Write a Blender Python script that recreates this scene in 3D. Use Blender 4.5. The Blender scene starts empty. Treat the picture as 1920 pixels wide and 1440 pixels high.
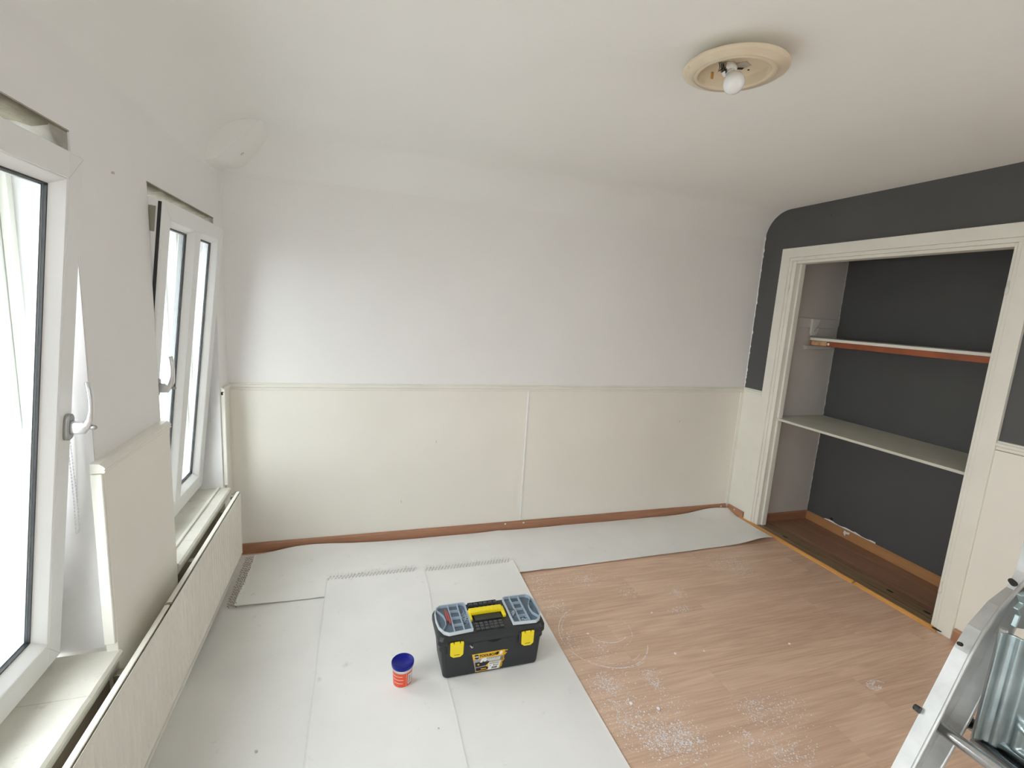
import bpy, bmesh, math, random
from mathutils import Vector, Matrix, noise
random.seed(7)
SC = bpy.context.scene
COL = SC.collection
PI = math.pi

# ---------------------------------------------------------------- camera, world, light, exposure
H = 1.6
F = Vector((0.30751523, 0.93808121, -0.159493))
RT = Vector((0.95150125, -0.30157827, 0.06079402))
UP = Vector((-0.00893011, 0.17045287, 0.98532536))
cam_d = bpy.data.cameras.new('camera')
cam_d.sensor_width = 36
cam_d.lens = 891.64 / 1920 * 36
cam_d.clip_start = 0.02
cam = bpy.data.objects.new('camera', cam_d)
COL.objects.link(cam)
m = Matrix((RT, UP, -F)).transposed().to_4x4()
m.translation = Vector((0, 0, H))
cam.matrix_world = m
SC.camera = cam
SC.view_settings.view_transform = 'Standard'
SC.view_settings.look = 'None'
SC.view_settings.gamma = 1
SC.view_settings.use_curve_mapping = False
SC.view_settings.exposure = 0.12

world = bpy.data.worlds.new('overcast_sky')
SC.world = world
world.use_nodes = True
wn = world.node_tree.nodes
wl = world.node_tree.links
bg = wn['Background']
tc = wn.new('ShaderNodeTexCoord')
sx = wn.new('ShaderNodeSeparateXYZ')
rp = wn.new('ShaderNodeValToRGB')
wl.new(tc.outputs['Generated'], sx.inputs[0])
wl.new(sx.outputs['Z'], rp.inputs[0])
rp.color_ramp.elements[0].position = 0.0
rp.color_ramp.elements[0].color = (0.95, 0.965, 1.0, 1)
rp.color_ramp.elements[1].position = 1.0
rp.color_ramp.elements[1].color = (0.915, 0.95, 1.0, 1)
wl.new(rp.outputs[0], bg.inputs[0])
bg.inputs[1].default_value = 9.0
SC.cycles.max_bounces = 14
SC.cycles.diffuse_bounces = 10
SC.cycles.glossy_bounces = 5
SC.cycles.transmission_bounces = 8
SC.cycles.transparent_max_bounces = 16
SC.cycles.sample_clamp_indirect = 6
SC.cycles.use_denoising = True

R0 = 3.026
WINS = [(0.70, 1.62, 1.98), (2.095, 2.925, 1.96), (-0.62, 0.22, 1.98), (-1.42, -0.74, 1.98)]   # y0, y1, top of the left wall's openings; last two added for light
SILL_Z = 0.49
for (y0, y1, zt) in WINS:                                   # portals for the sky light, just outside each window
    ld = bpy.data.lights.new('window_portal', 'AREA')
    ld.shape = 'RECTANGLE'
    ld.size = zt - 0.45
    ld.size_y = y1 - y0
    ld.cycles.is_portal = True
    lo = bpy.data.objects.new('window_portal', ld)
    COL.objects.link(lo)
    lo.location = (-1.0, (y0 + y1) / 2, (zt + 0.45) / 2)
    lo.rotation_euler = (0, -PI / 2, 0)
ld = bpy.data.lights.new('window_portal', 'AREA')           # added window in the right wall, unseen, to brighten the room
ld.shape = 'RECTANGLE'; ld.size = 1.0; ld.size_y = 1.0; ld.cycles.is_portal = True
lo = bpy.data.objects.new('window_portal', ld); COL.objects.link(lo)
lo.location = (R0 + 0.14, -0.90, 1.5); lo.rotation_euler = (0, PI / 2, 0)

# ---------------------------------------------------------------- materials
def nmat(name):
    mt = bpy.data.materials.new(name)
    mt.use_nodes = True
    nt = mt.node_tree
    return mt, nt, nt.nodes, nt.links, nt.nodes['Principled BSDF']

def ramp(nd, stops):
    r = nd.new('ShaderNodeValToRGB')
    e = r.color_ramp.elements
    while len(e) < len(stops):
        e.new(0.5)
    for i, (p, c) in enumerate(stops):
        e[i].position = p
        e[i].color = c if len(c) == 4 else (*c, 1)
    return r

def M(name, col, rough=0.5, metal=0.0, var=0.0, vscale=3.0, bump=0.0, bscale=60.0, dirt=None, dscale=8.0, dlo=0.62, dhi=0.72, spec=0.5, coat=0.0, bdist=0.002):
    mt, nt, nd, lk, b = nmat(name)
    b.inputs['Roughness'].default_value = rough
    b.inputs['Metallic'].default_value = metal
    b.inputs['Specular IOR Level'].default_value = spec
    b.inputs['Coat Weight'].default_value = coat
    b.inputs['Base Color'].default_value = (*col, 1)
    geo = nd.new('ShaderNodeNewGeometry')
    last = None
    if var > 0:
        n = nd.new('ShaderNodeTexNoise')
        n.inputs['Scale'].default_value = vscale
        n.inputs['Detail'].default_value = 5
        lk.new(geo.outputs['Position'], n.inputs['Vector'])
        lo = tuple(max(0, c * (1 - var)) for c in col)
        hi = tuple(min(1, c * (1 + var)) for c in col)
        r = ramp(nd, [(0.3, lo), (0.7, hi)])
        lk.new(n.outputs['Fac'], r.inputs[0])
        last = r.outputs[0]
    if dirt:
        n = nd.new('ShaderNodeTexNoise')
        n.inputs['Scale'].default_value = dscale
        n.inputs['Detail'].default_value = 8
        n.inputs['Roughness'].default_value = 0.65
        lk.new(geo.outputs['Position'], n.inputs['Vector'])
        r = ramp(nd, [(dlo, (0, 0, 0)), (dhi, (1, 1, 1))])
        lk.new(n.outputs['Fac'], r.inputs[0])
        mx = nd.new('ShaderNodeMix')
        mx.data_type = 'RGBA'
        lk.new(r.outputs[0], mx.inputs[0])
        if last:
            lk.new(last, mx.inputs[6])
        else:
            mx.inputs[6].default_value = (*col, 1)
        mx.inputs[7].default_value = (*dirt, 1)
        last = mx.outputs[2]
    if last:
        lk.new(last, b.inputs['Base Color'])
    if bump > 0:
        n = nd.new('ShaderNodeTexNoise')
        n.inputs['Scale'].default_value = bscale
        n.inputs['Detail'].default_value = 6
        lk.new(geo.outputs['Position'], n.inputs['Vector'])
        bp = nd.new('ShaderNodeBump')
        bp.inputs['Strength'].default_value = bump
        bp.inputs['Distance'].default_value = bdist
        lk.new(n.outputs['Fac'], bp.inputs['Height'])
        lk.new(bp.outputs[0], b.inputs['Normal'])
    return mt

def wood(name, light, dark, axis=0, rough=0.45, gscale=9.0, stretch=14.0, contrast=1.0, bump=0.08, rnd=0.12, streak=0.5):
    """wood-grain laminate: grain runs along the given object axis; each piece gets its own offset and tone"""
    mt, nt, nd, lk, b = nmat(name)
    b.inputs['Roughness'].default_value = rough
    tcn = nd.new('ShaderNodeTexCoord')
    oi = nd.new('ShaderNodeObjectInfo')
    off = nd.new('ShaderNodeVectorMath'); off.operation = 'MULTIPLY_ADD'
    cr = nd.new('ShaderNodeCombineXYZ')
    mul = nd.new('ShaderNodeMath'); mul.operation = 'MULTIPLY'; mul.inputs[1].default_value = 37.0
    lk.new(oi.outputs['Random'], mul.inputs[0])
    for k in range(3):
        lk.new(mul.outputs[0], cr.inputs[k])
    add = nd.new('ShaderNodeVectorMath'); add.operation = 'ADD'
    lk.new(tcn.outputs['Object'], add.inputs[0])
    lk.new(cr.outputs[0], add.inputs[1])
    mp = nd.new('ShaderNodeMapping')
    s = [gscale] * 3
    s[axis] = gscale / stretch
    mp.inputs['Scale'].default_value = s
    lk.new(add.outputs[0], mp.inputs[0])
    n1 = nd.new('ShaderNodeTexNoise')
    n1.inputs['Scale'].default_value = 1.0
    n1.inputs['Detail'].default_value = 3
    n1.inputs['Distortion'].default_value = 0.6
    lk.new(mp.outputs[0], n1.inputs['Vector'])
    w = nd.new('ShaderNodeMath'); w.operation = 'MULTIPLY'; w.inputs[1].default_value = 22.0
    lk.new(n1.outputs['Fac'], w.inputs[0])
    sn = nd.new('ShaderNodeMath'); sn.operation = 'SINE'
    lk.new(w.outputs[0], sn.inputs[0])
    mp2 = nd.new('ShaderNodeMapping')
    s2 = [gscale * 14] * 3
    s2[axis] = gscale * 0.55
    mp2.inputs['Scale'].default_value = s2
    lk.new(add.outputs[0], mp2.inputs[0])
    n2 = nd.new('ShaderNodeTexNoise')
    n2.inputs['Scale'].default_value = 1.0
    n2.inputs['Detail'].default_value = 5
    lk.new(mp2.outputs[0], n2.inputs['Vector'])
    a = nd.new('ShaderNodeMath'); a.operation = 'MULTIPLY_ADD'
    a.inputs[1].default_value = 0.11 * contrast
    lk.new(sn.outputs[0], a.inputs[0])
    sc_ = nd.new('ShaderNodeMath'); sc_.operation = 'MULTIPLY_ADD'
    sc_.inputs[1].default_value = 1.1 * streak; sc_.inputs[2].default_value = 0.5 - 0.55 * streak
    lk.new(n2.outputs['Fac'], sc_.inputs[0])
    lk.new(sc_.outputs[0], a.inputs[2])
    a2 = nd.new('ShaderNodeMath'); a2.operation = 'MULTIPLY_ADD'
    a2.inputs[1].default_value = rnd * 2; 
    lk.new(oi.outputs['Random'], a2.inputs[0])
    sb = nd.new('ShaderNodeMath'); sb.operation = 'SUBTRACT'; sb.inputs[1].default_value = rnd
    lk.new(a.outputs[0], sb.inputs[0])
    lk.new(sb.outputs[0], a2.inputs[2])
    r = ramp(nd, [(0.12, dark), (0.82, light)])
    lk.new(a2.outputs[0], r.inputs[0])
    lk.new(r.outputs[0], b.inputs['Base Color'])
    if bump:
        bp = nd.new('ShaderNodeBump')
        bp.inputs['Strength'].default_value = bump
        bp.inputs['Distance'].default_value = 0.001
        lk.new(n2.outputs['Fac'], bp.inputs['Height'])
        lk.new(bp.outputs[0], b.inputs['Normal'])
    return mt

def glass(name, tint=(0.975, 0.985, 0.98), refl=0.09):
    mt, nt, nd, lk, b = nmat(name)
    nd.remove(b)
    out = nd['Material Output']
    tr = nd.new('ShaderNodeBsdfTransparent'); tr.inputs[0].default_value = (*tint, 1)
    gl = nd.new('ShaderNodeBsdfGlossy'); gl.inputs['Roughness'].default_value = 0.02
    lf = nd.new('ShaderNodeLayerWeight'); lf.inputs[0].default_value = 0.5
    pw = nd.new('ShaderNodeMath'); pw.operation = 'POWER'; pw.inputs[1].default_value = 5.0
    lk.new(lf.outputs['Facing'], pw.inputs[0])
    lw = nd.new('ShaderNodeMath'); lw.operation = 'MULTIPLY_ADD'; lw.inputs[1].default_value = 0.7; lw.inputs[2].default_value = 0.02
    lk.new(pw.outputs[0], lw.inputs[0])
    mx = nd.new('ShaderNodeMixShader')
    lk.new(lw.outputs[0], mx.inputs[0])
    lk.new(tr.outputs[0], mx.inputs[1])
    lk.new(gl.outputs[0], mx.inputs[2])
    lk.new(mx.outputs[0], out.inputs[0])
    return mt

MT = {}
MT['wall'] = M('white_wall_paint', (0.855, 0.85, 0.84), 0.65, var=0.025, vscale=1.3, bump=0.12, bscale=35)
MT['ceil'] = M('ceiling_paint', (0.865, 0.87, 0.85), 0.75, var=0.02, vscale=1.1, bump=0.08, bscale=25)
MT['cream'] = M('cream_panel_paint', (0.845, 0.825, 0.755), 0.5, var=0.025, vscale=2.0, bump=0.06, bscale=30)
MT['trimw'] = M('old_white_gloss_paint', (0.82, 0.81, 0.74), 0.38, var=0.03, vscale=6, bump=0.12, bscale=50)
MT['dgrey'] = M('dark_grey_wall_paint', (0.086, 0.087, 0.089), 0.6, var=0.06, vscale=2, bump=0.25, bscale=120, bdist=0.001)
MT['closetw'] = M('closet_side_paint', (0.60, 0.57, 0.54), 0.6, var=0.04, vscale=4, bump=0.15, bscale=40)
MT['upvc'] = M('white_upvc', (0.82, 0.83, 0.82), 0.28, spec=0.5)
MT['gasket'] = M('black_rubber', (0.02, 0.022, 0.025), 0.5)
MT['spacer'] = M('aluminium_spacer', (0.55, 0.58, 0.6), 0.35, metal=0.8)
MT['glass'] = glass('window_glass')
MT['reveal'] = M('window_reveal_paint', (0.76, 0.76, 0.76), 0.55, var=0.04, vscale=8, bump=0.3, bscale=30)
MT['rough'] = M('rough_plaster', (0.52, 0.50, 0.44), 0.85, var=0.2, vscale=14, bump=0.8, bscale=45, bdist=0.006)
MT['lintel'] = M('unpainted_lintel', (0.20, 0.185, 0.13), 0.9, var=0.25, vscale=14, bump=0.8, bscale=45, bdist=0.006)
MT['lumpp'] = M('grey_patch_plaster', (0.42, 0.405, 0.36), 0.85, var=0.15, vscale=20, bump=0.6, bscale=60, bdist=0.004)
MT['shadewall'] = M('bare_shaded_wall_under_sill', (0.30, 0.25, 0.19), 0.85, var=0.2, vscale=6, bump=0.4, bscale=40)  # bare plaster, its brown darkened to paint the shade under the sills
MT['sill'] = M('worn_sill_paint', (0.72, 0.705, 0.63), 0.4, var=0.08, vscale=9, bump=0.3, bscale=30, dirt=(0.40, 0.37, 0.30), dscale=14, dlo=0.60, dhi=0.78)
MT['shelfp'] = M('shelf_paint', (0.60, 0.59, 0.51), 0.45, var=0.05, vscale=6)
MT['rad'] = M('radiator_enamel', (0.79, 0.765, 0.69), 0.35, var=0.02, vscale=5)
MT['silver'] = M('satin_silver_handle', (0.78, 0.79, 0.80), 0.28, metal=0.75)
MT['dsilver'] = M('grey_handle_base', (0.36, 0.36, 0.35), 0.4, metal=0.5)
MT['paper'] = M('white_lining_paper', (0.84, 0.84, 0.825), 0.55, var=0.03, vscale=3.5, bump=0.25, bscale=7, bdist=0.006, dirt=(0.70, 0.70, 0.69), dscale=16, dlo=0.63, dhi=0.74)
MT['gapshade'] = M('grey_painted_gap_shade', (0.60, 0.58, 0.54), 0.8)  # grey tabs paint the shade in the gaps of the fringe
MT['cutshade'] = M('brown_painted_cut_shadow', (0.36, 0.29, 0.22), 0.8)  # brown tabs paint the shadows of the cut loops
MT['dust'] = M('white_plaster_dust', (0.86, 0.85, 0.87), 0.9)
MT['lam'] = wood('laminate_oak', (0.80, 0.58, 0.435), (0.52, 0.335, 0.23), 0, rough=0.38, gscale=9, stretch=8, contrast=0.95, streak=0.75, rnd=0.07)
MT['lamc'] = wood('laminate_closet', (0.42, 0.235, 0.155), (0.23, 0.115, 0.075), 1, rough=0.4, gscale=7, stretch=9, rnd=0.05)
MT['skirt'] = wood('skirting_wood', (0.50, 0.255, 0.150), (0.27, 0.125, 0.070), 0, rough=0.4, gscale=14, stretch=20, contrast=0.7, rnd=0.03)
MT['skirty'] = wood('skirting_wood_side', (0.52, 0.27, 0.155), (0.29, 0.135, 0.075), 1, rough=0.4, gscale=14, stretch=20, contrast=0.7, rnd=0.03)
MT['skirtc'] = wood('closet_skirting_wood', (0.56, 0.30, 0.13), (0.36, 0.17, 0.07), 1, rough=0.4, gscale=14, stretch=20, contrast=0.7, rnd=0.03)
MT['thresh'] = wood('old_threshold_board', (0.36, 0.245, 0.14), (0.13, 0.08, 0.045), 1, rough=0.55, gscale=12, stretch=16, contrast=1.3, rnd=0.03, streak=0.8)
MT['orange'] = wood('varnished_pine_edge', (0.80, 0.42, 0.12), (0.50, 0.22, 0.05), 1, rough=0.4, gscale=14, stretch=12, rnd=0.03)
MT['redwood'] = M('red_brown_shelf_lip', (0.32, 0.085, 0.032), 0.45, var=0.2, vscale=8)
MT['barewood'] = M('raw_wood_scrap', (0.55, 0.33, 0.18), 0.7, var=0.25, vscale=30)
MT['lampc'] = M('yellowed_cream_plastic', (0.72, 0.62, 0.455), 0.4, var=0.04, vscale=14, coat=0.2)
MT['bulb'] = M('frosted_bulb_glass', (0.86, 0.87, 0.87), 0.22, coat=0.5)
MT['porc'] = M('white_porcelain', (0.80, 0.79, 0.76), 0.3)
MT['black'] = M('black_wire', (0.02, 0.02, 0.02), 0.5)
MT['dark'] = M('dark_cavity', (0.03, 0.025, 0.02), 0.9)
MT['brass'] = M('old_orange_terminal', (0.62, 0.33, 0.09), 0.5)
MT['tbblack'] = M('black_tool_box_plastic', (0.022, 0.024, 0.028), 0.42, bump=0.08, bscale=400, bdist=0.0004)
MT['tbpad'] = M('black_grip_plastic', (0.055, 0.058, 0.062), 0.3)
MT['yellow'] = M('yellow_plastic', (0.88, 0.70, 0.012), 0.35)
MT['tray'] = M('slate_tray_plastic', (0.15, 0.19, 0.23), 0.35)
MT['divider'] = M('translucent_divider_edge', (0.62, 0.68, 0.72), 0.3)
MT['cover'] = glass('clear_organiser_cover', (0.90, 0.93, 0.96))
MT['ylabel'] = M('label_yellow', (0.86, 0.52, 0.02), 0.4)
MT['lblack'] = M('label_black', (0.02, 0.015, 0.015), 0.4)
MT['lwhite'] = M('label_white', (0.80, 0.82, 0.82), 0.4)
MT['lgrey'] = M('label_grey', (0.35, 0.36, 0.38), 0.4)
MT['blue'] = M('cobalt_blue_lid', (0.004, 0.009, 0.235), 0.3, spec=0.25)
MT['tub'] = M('white_tub_plastic', (0.80, 0.80, 0.80), 0.3)
MT['red'] = M('orange_red_label', (0.80, 0.085, 0.022), 0.35)
MT['redt'] = M('red_tool_grip', (0.60, 0.10, 0.08), 0.4)
MT['alu'] = M('worn_aluminium', (0.50, 0.50, 0.49), 0.48, metal=0.75, var=0.16, vscale=22, bump=0.25, bscale=70, bdist=0.001)
MT['galv'] = M('galvanised_steel', (0.34, 0.41, 0.42), 0.34, metal=0.85, var=0.25, vscale=16, bump=0.3, bscale=40, bdist=0.001)
MT['tube'] = M('steel_tube', (0.55, 0.56, 0.57), 0.2, metal=1.0, var=0.12, vscale=40)
MT['chain'] = M('clear_bead_chain', (0.72, 0.74, 0.74), 0.2)
MT['ground'] = M('pale_street', (0.40, 0.40, 0.39), 0.9, var=0.1)
MT['facade'] = M('pale_facade', (0.55, 0.53, 0.50), 0.9, var=0.08, vscale=0.8)
MT['slate'] = M('slate_roof', (0.10, 0.11, 0.12), 0.7, var=0.2)
MT['winfar'] = M('far_window_glass', (0.10, 0.13, 0.16), 0.1)
MT['hinge'] = M('painted_hinge', (0.72, 0.72, 0.66), 0.35)
MT['steel'] = M('zinc_lock_plate', (0.34, 0.33, 0.27), 0.35, metal=0.8)

# ---------------------------------------------------------------- mesh helpers
class MB:
    def __init__(s):
        s.bm = bmesh.new(); s.mi = 0
    def _end(s, geom_faces):
        for f in geom_faces:
            f.material_index = s.mi
        return s
    def box(s, x0, x1, y0, y1, z0, z1, bev=0.0, seg=2):
        nb = bmesh.new()
        v = [nb.verts.new((x, y, z)) for x in (x0, x1) for y in (y0, y1) for z in (z0, z1)]
        for q in ((0, 1, 3, 2), (4, 6, 7, 5), (0, 4, 5, 1), (2, 3, 7, 6), (0, 2, 6, 4), (1, 5, 7, 3)):
            nb.faces.new([v[i] for i in q])
        bmesh.ops.recalc_face_normals(nb, faces=nb.faces)
        if bev > 0:
            bmesh.ops.bevel(nb, geom=list(nb.edges), offset=bev, segments=seg, affect='EDGES', profile=0.5)
        return s.merge(nb)
    def merge(s, nb, mat=None):
        if mat is not None:
            bmesh.ops.transform(nb, matrix=mat, verts=nb.verts)
        mp = {}
        for v in nb.verts:
            mp[v] = s.bm.verts.new(v.co)
        for f in nb.faces:
            try:
                g = s.bm.faces.new([mp[v] for v in f.verts])
                g.material_index = s.mi; g.smooth = f.smooth
            except ValueError:
                pass
        nb.free()
        return s
    def prism(s, pts, d, bev=0.0, seg=2):
        """pts: closed list of 3D points (planar), extruded by vector d"""
        nb = bmesh.new()
        a = [nb.verts.new(p) for p in pts]
        b = [nb.verts.new(Vector(p) + Vector(d)) for p in pts]
        n = len(pts)
        nb.faces.new(a); nb.faces.new(list(reversed(b)))
        for i in range(n):
            nb.faces.new([a[i], b[i], b[(i + 1) % n], a[(i + 1) % n]])
        bmesh.ops.recalc_face_normals(nb, faces=nb.faces)
        if bev > 0:
            bmesh.ops.bevel(nb, geom=list(nb.edges), offset=bev, segments=seg, affect='EDGES', profile=0.5)
        return s.merge(nb)
    def loft(s, rings, cap=True, smooth=False, closed=True):
        nb = bmesh.new()
        R_ = [[nb.verts.new(p) for p in r] for r in rings]
        n = len(rings[0])
        for a, b in zip(R_, R_[1:]):
            for i in range(n if closed else n - 1):
                f = nb.faces.new([a[i], a[(i + 1) % n], b[(i + 1) % n], b[i]]); f.smooth = smooth
        if cap and closed:
            nb.faces.new(list(reversed(R_[0]))); nb.faces.new(R_[-1])
        bmesh.ops.recalc_face_normals(nb, faces=nb.faces)
        return s.merge(nb)
    def lathe(s, prof, n=32, mat=None, a0=0, a1=2 * PI, cap=False):
        """prof: (r, z) pairs about the local Z axis"""
        nb = bmesh.new()
        full = abs(a1 - a0 - 2 * PI) < 1e-6
        k = n if full else n + 1
        rings = []
        for (r, z) in prof:
            if r < 1e-6:
                rings.append([nb.verts.new((0, 0, z))])
            else:
                rings.append([nb.verts.new((r * math.cos(a0 + (a1 - a0) * i / n), r * math.sin(a0 + (a1 - a0) * i / n), z)) for i in range(k)])
        for a, b in zip(rings, rings[1:]):
            for i in range(n):
                j = (i + 1) % n if full else i + 1
                if len(a) == 1 and len(b) == 1: continue
                if len(a) == 1: f = nb.faces.new([a[0], b[j], b[i]])
                elif len(b) == 1: f = nb.faces.new([a[i], a[j], b[0]])
                else: f = nb.faces.new([a[i], a[j], b[j], b[i]])
                f.smooth = True
        bmesh.ops.recalc_face_normals(nb, faces=nb.faces)
        return s.merge(nb, mat)
    def tube(s, pts, r, n=10, cap=True, flat=None):
        """round (or flattened) tube through the points; r may be a list"""
        pts = [Vector(p) for p in pts]
        rings = []
        ref = None
        for i, p in enumerate(pts):
            t = (pts[min(i + 1, len(pts) - 1)] - pts[max(i - 1, 0)]).normalized()
            if ref is None:
                ref = Vector((0, 0, 1)) if abs(t.z) < 0.9 else Vector((1, 0, 0))
            u = t.cross(ref).normalized(); w = u.cross(t).normalized(); ref = w
            rr = r[i] if isinstance(r, (list, tuple)) else r
            fl = flat or 1.0
            rings.append([p + u * rr * math.cos(2 * PI * k / n) + w * rr * fl * math.sin(2 * PI * k / n) for k in range(n)])
        return s.loft(rings, cap, True)
    def quad(s, a, b, c, d):
        vs = [s.bm.verts.new(p) for p in (a, b, c, d)]
        f = s.bm.faces.new(vs); f.material_index = s.mi
        return s
    def build(s, name, mat, parent=None, origin=None):
        mats = mat if isinstance(mat, (list, tuple)) else [mat]
        vs = s.bm.verts
        if origin is None:
            xs = [v.co.x for v in vs]; ys = [v.co.y for v in vs]; zs = [v.co.z for v in vs]
            origin = Vector(((min(xs) + max(xs)) / 2, (min(ys) + max(ys)) / 2, min(zs)))
        origin = Vector(origin)
        bmesh.ops.translate(s.bm, vec=-origin, verts=list(vs))
        me = bpy.data.meshes.new(name)
        s.bm.to_mesh(me); s.bm.free()
        for q in mats:
            me.materials.append(MT[q])
        o = bpy.data.objects.new(name, me)
        COL.objects.link(o)
        wo = origin
        p = parent
        if p is not None:
            o.parent = p
            wo = origin - wpos(p)
        o.location = wo
        return o

def wpos(o):
    v = Vector((0, 0, 0))
    while o is not None:
        v = v + o.location; o = o.parent
    return v

def thing(name, label, cat, loc, group=None):
    o = bpy.data.objects.new(name, None); COL.objects.link(o)
    o.location = loc; o['label'] = label; o['category'] = cat
    if group: o['group'] = group
    o.empty_display_size = 0.05
    return o
def tag(o, label, cat, group=None):
    o['label'] = label; o['category'] = cat
    if group: o['group'] = group
    return o
def struct(o, label=None, cat=None):
    o['kind'] = 'structure'
    if label: o['label'] = label
    if cat: o['category'] = cat
    return o
def sempty(name, loc, label=None, cat=None):
    o = bpy.data.objects.new(name, None); COL.objects.link(o); o.location = loc
    return struct(o, label, cat)
def fbm(x, y, z=0.0):
    return noise.fractal(Vector((x, y, z)), 1.0, 2.0, 4)

L, D, R, ZC, ZR = 0.722, 3.092, 3.026, 2.436, 1.05
YB = -1.5                     # wall behind the camera

# ---------------------------------------------------------------- room shell
# ceiling with coved junctions to the left and back walls
def coved_profile(w, inward, r, n, far, z0=2.05):
    """list of (coordinate, z) from the wall up, round the cove and out to far"""
    out = [(w, ZC - r)]
    for i in range(1, n + 1):
        a = PI / 2 * i / n
        out.append((w + inward * r * (1 - math.cos(a)), ZC - r * (1 - math.sin(a))))
    return out
pxs = coved_profile(-L, 1, 0.24, 12, R)
pxs += [(-L + 0.24 + (R + L - 0.24) * i / 20, ZC) for i in range(1, 21)]
pys = coved_profile(D, -1, 0.20, 12, YB)
pys += [(D - 0.20 - (D - 0.20 - YB) * i / 24, ZC) for i in range(1, 25)]
b = MB()
g = [[b.bm.verts.new((x, y, min(zx, zy) + 0.004 * fbm(x * 1.2, y * 1.2) * (1 if min(zx, zy) > 2.4 else 0))) for (y, zy) in pys] for (x, zx) in pxs]
for i in range(len(pxs) - 1):
    for j in range(len(pys) - 1):
        try:
            f = b.bm.faces.new([g[i][j], g[i][j + 1], g[i + 1][j + 1], g[i + 1][j]]); f.smooth = True
        except ValueError:
            pass
bmesh.ops.remove_doubles(b.bm, verts=b.bm.verts, dist=1e-5)
b.box(-1.0, R + 0.8, YB - 0.1, D + 0.1, 2.47, 2.55)
ce = struct(b.build('ceiling', 'ceil'), 'smooth white ceiling curving down into the walls')

# left wall with two seen and two added window openings
b = MB()
XO = -0.95
b.box(XO, -L, YB, D + 0.1, -0.02, SILL_Z - 0.055)
prev = YB
for (y0, y1, zt) in sorted(WINS):
    b.box(XO, -L, prev, y0, SILL_Z - 0.055, 2.5)
    b.box(XO, -L, y0, y1, zt, 2.5)
    prev = y1
b.box(XO, -L, prev, D + 0.1, SILL_Z - 0.055, 2.5)
wl_ = struct(b.build('wall_left', 'wall'), 'white window wall with two tilted windows')
b = MB(); b.box(-L - 0.1, -L + 0.004, 2.925 - 0.83, 2.925, 0.0, SILL_Z - 0.055)  # dark strip carrying the painted shade below the sill
b.build('bare_shaded_strip', 'shadewall', wl_)
b = MB(); b.box(-L - 0.1, -L + 0.004, 0.70, 1.585, 0.0, SILL_Z - 0.055)
b.build('bare_shaded_strip', 'shadewall', wl_)
# reveals of the windows (painted plaster, rough at the head)
for (y0, y1, zt) in WINS[:2]:
    b = MB()
    b.box(-0.865, -L - 0.001, y1 - 0.006, y1 + 0.0, SILL_Z, zt)
    b.box(-0.865, -L - 0.001, y0, y0 + 0.006, SILL_Z, zt)
    b.build('side_reveal', 'reveal', wl_)
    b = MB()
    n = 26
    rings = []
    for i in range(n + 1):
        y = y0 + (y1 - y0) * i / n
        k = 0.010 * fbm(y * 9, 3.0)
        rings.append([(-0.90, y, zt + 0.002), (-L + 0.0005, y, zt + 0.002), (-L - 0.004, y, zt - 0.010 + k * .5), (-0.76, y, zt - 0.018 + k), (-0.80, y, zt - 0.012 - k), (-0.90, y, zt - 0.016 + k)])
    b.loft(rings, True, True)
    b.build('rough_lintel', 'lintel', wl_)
    b = MB()                                               # broken plaster lump in the upper corner
    rings = []
    for i in range(9):
        t = i / 8
        y = y1 - 0.085 + 0.085 * t
        hh = 0.075 * (t ** 0.6)
        rings.append([(-0.87, y, zt), (-L - 0.002, y, zt), (-L - 0.004 + 0.003 * fbm(y * 30, 1), y, zt - hh - 0.006), (-0.80, y, zt - hh - 0.012 - 0.006 * fbm(y * 40, 2)), (-0.87, y, zt - hh)])
    b.loft(rings, True, True)
    b.build('plaster_lump', 'lumpp', wl_)

# back wall with wainscot panels
b = MB(); b.box(-L - 0.3, R + 0.9, D, D + 0.1, -0.02, 2.5)
wb = struct(b.build('wall_back', 'wall'), 'smooth white upper back wall above cream panels')
for (x0, x1) in ((-L + 0.006, 1.136), (1.141, 2.985)):
    b = MB(); b.box(x0, x1, D - 0.010, D, 0.0, ZR - 0.022, 0.0015, 1)
    b.build('wainscot_panel', 'cream', wb)
b = MB(); b.box(1.133, 1.144, D - 0.0140, D, 0.068, ZR - 0.022, 0.0012, 1); b.build('joint_strip', 'upvc', wb)
# dado rail mouldings: profile swept along a line
def rail(b, p0, p1, nrm, zc):
    p0, p1, nrm = Vector(p0), Vector(p1), Vector(nrm)
    prof = [(0, -0.026), (0.010, -0.026), (0.013, -0.020), (0.011, -0.014), (0.014, -0.010), (0.021, -0.004), (0.021, 0.004), (0.016, 0.009), (0.009, 0.011), (0.010, 0.017), (0, 0.019)]
    b.loft([[p + nrm * d_ + Vector((0, 0, zc + h_)) for (d_, h_) in prof] for p in (p0, p1)])
b = MB(); rail(b, (-L + 0.004, D, 0), (R - 0.004, D, 0), (0, -1, 0), ZR)
struct(b.build('trim_1', 'trimw'), 'thin moulded white dado rail along the back wall')
b = MB(); b.box(2.985, R - 0.002, D - 0.016, D - 0.001, 0.0, ZR - 0.024, 0.003, 1)
b.build('corner_batten', 'trimw', wb)
# small nail hooks left in the wall
for (x, z) in ((0.50, 0.68), (0.28, 0.27), (2.42, 0.79)):
    b = MB(); b.tube([(x, D - 0.001, z + 0.008), (x, D - 0.014, z + 0.006), (x + 0.002, D - 0.015, z - 0.008)], 0.0016, 6)
    b.build('nail', 'rough', wb)

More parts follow.
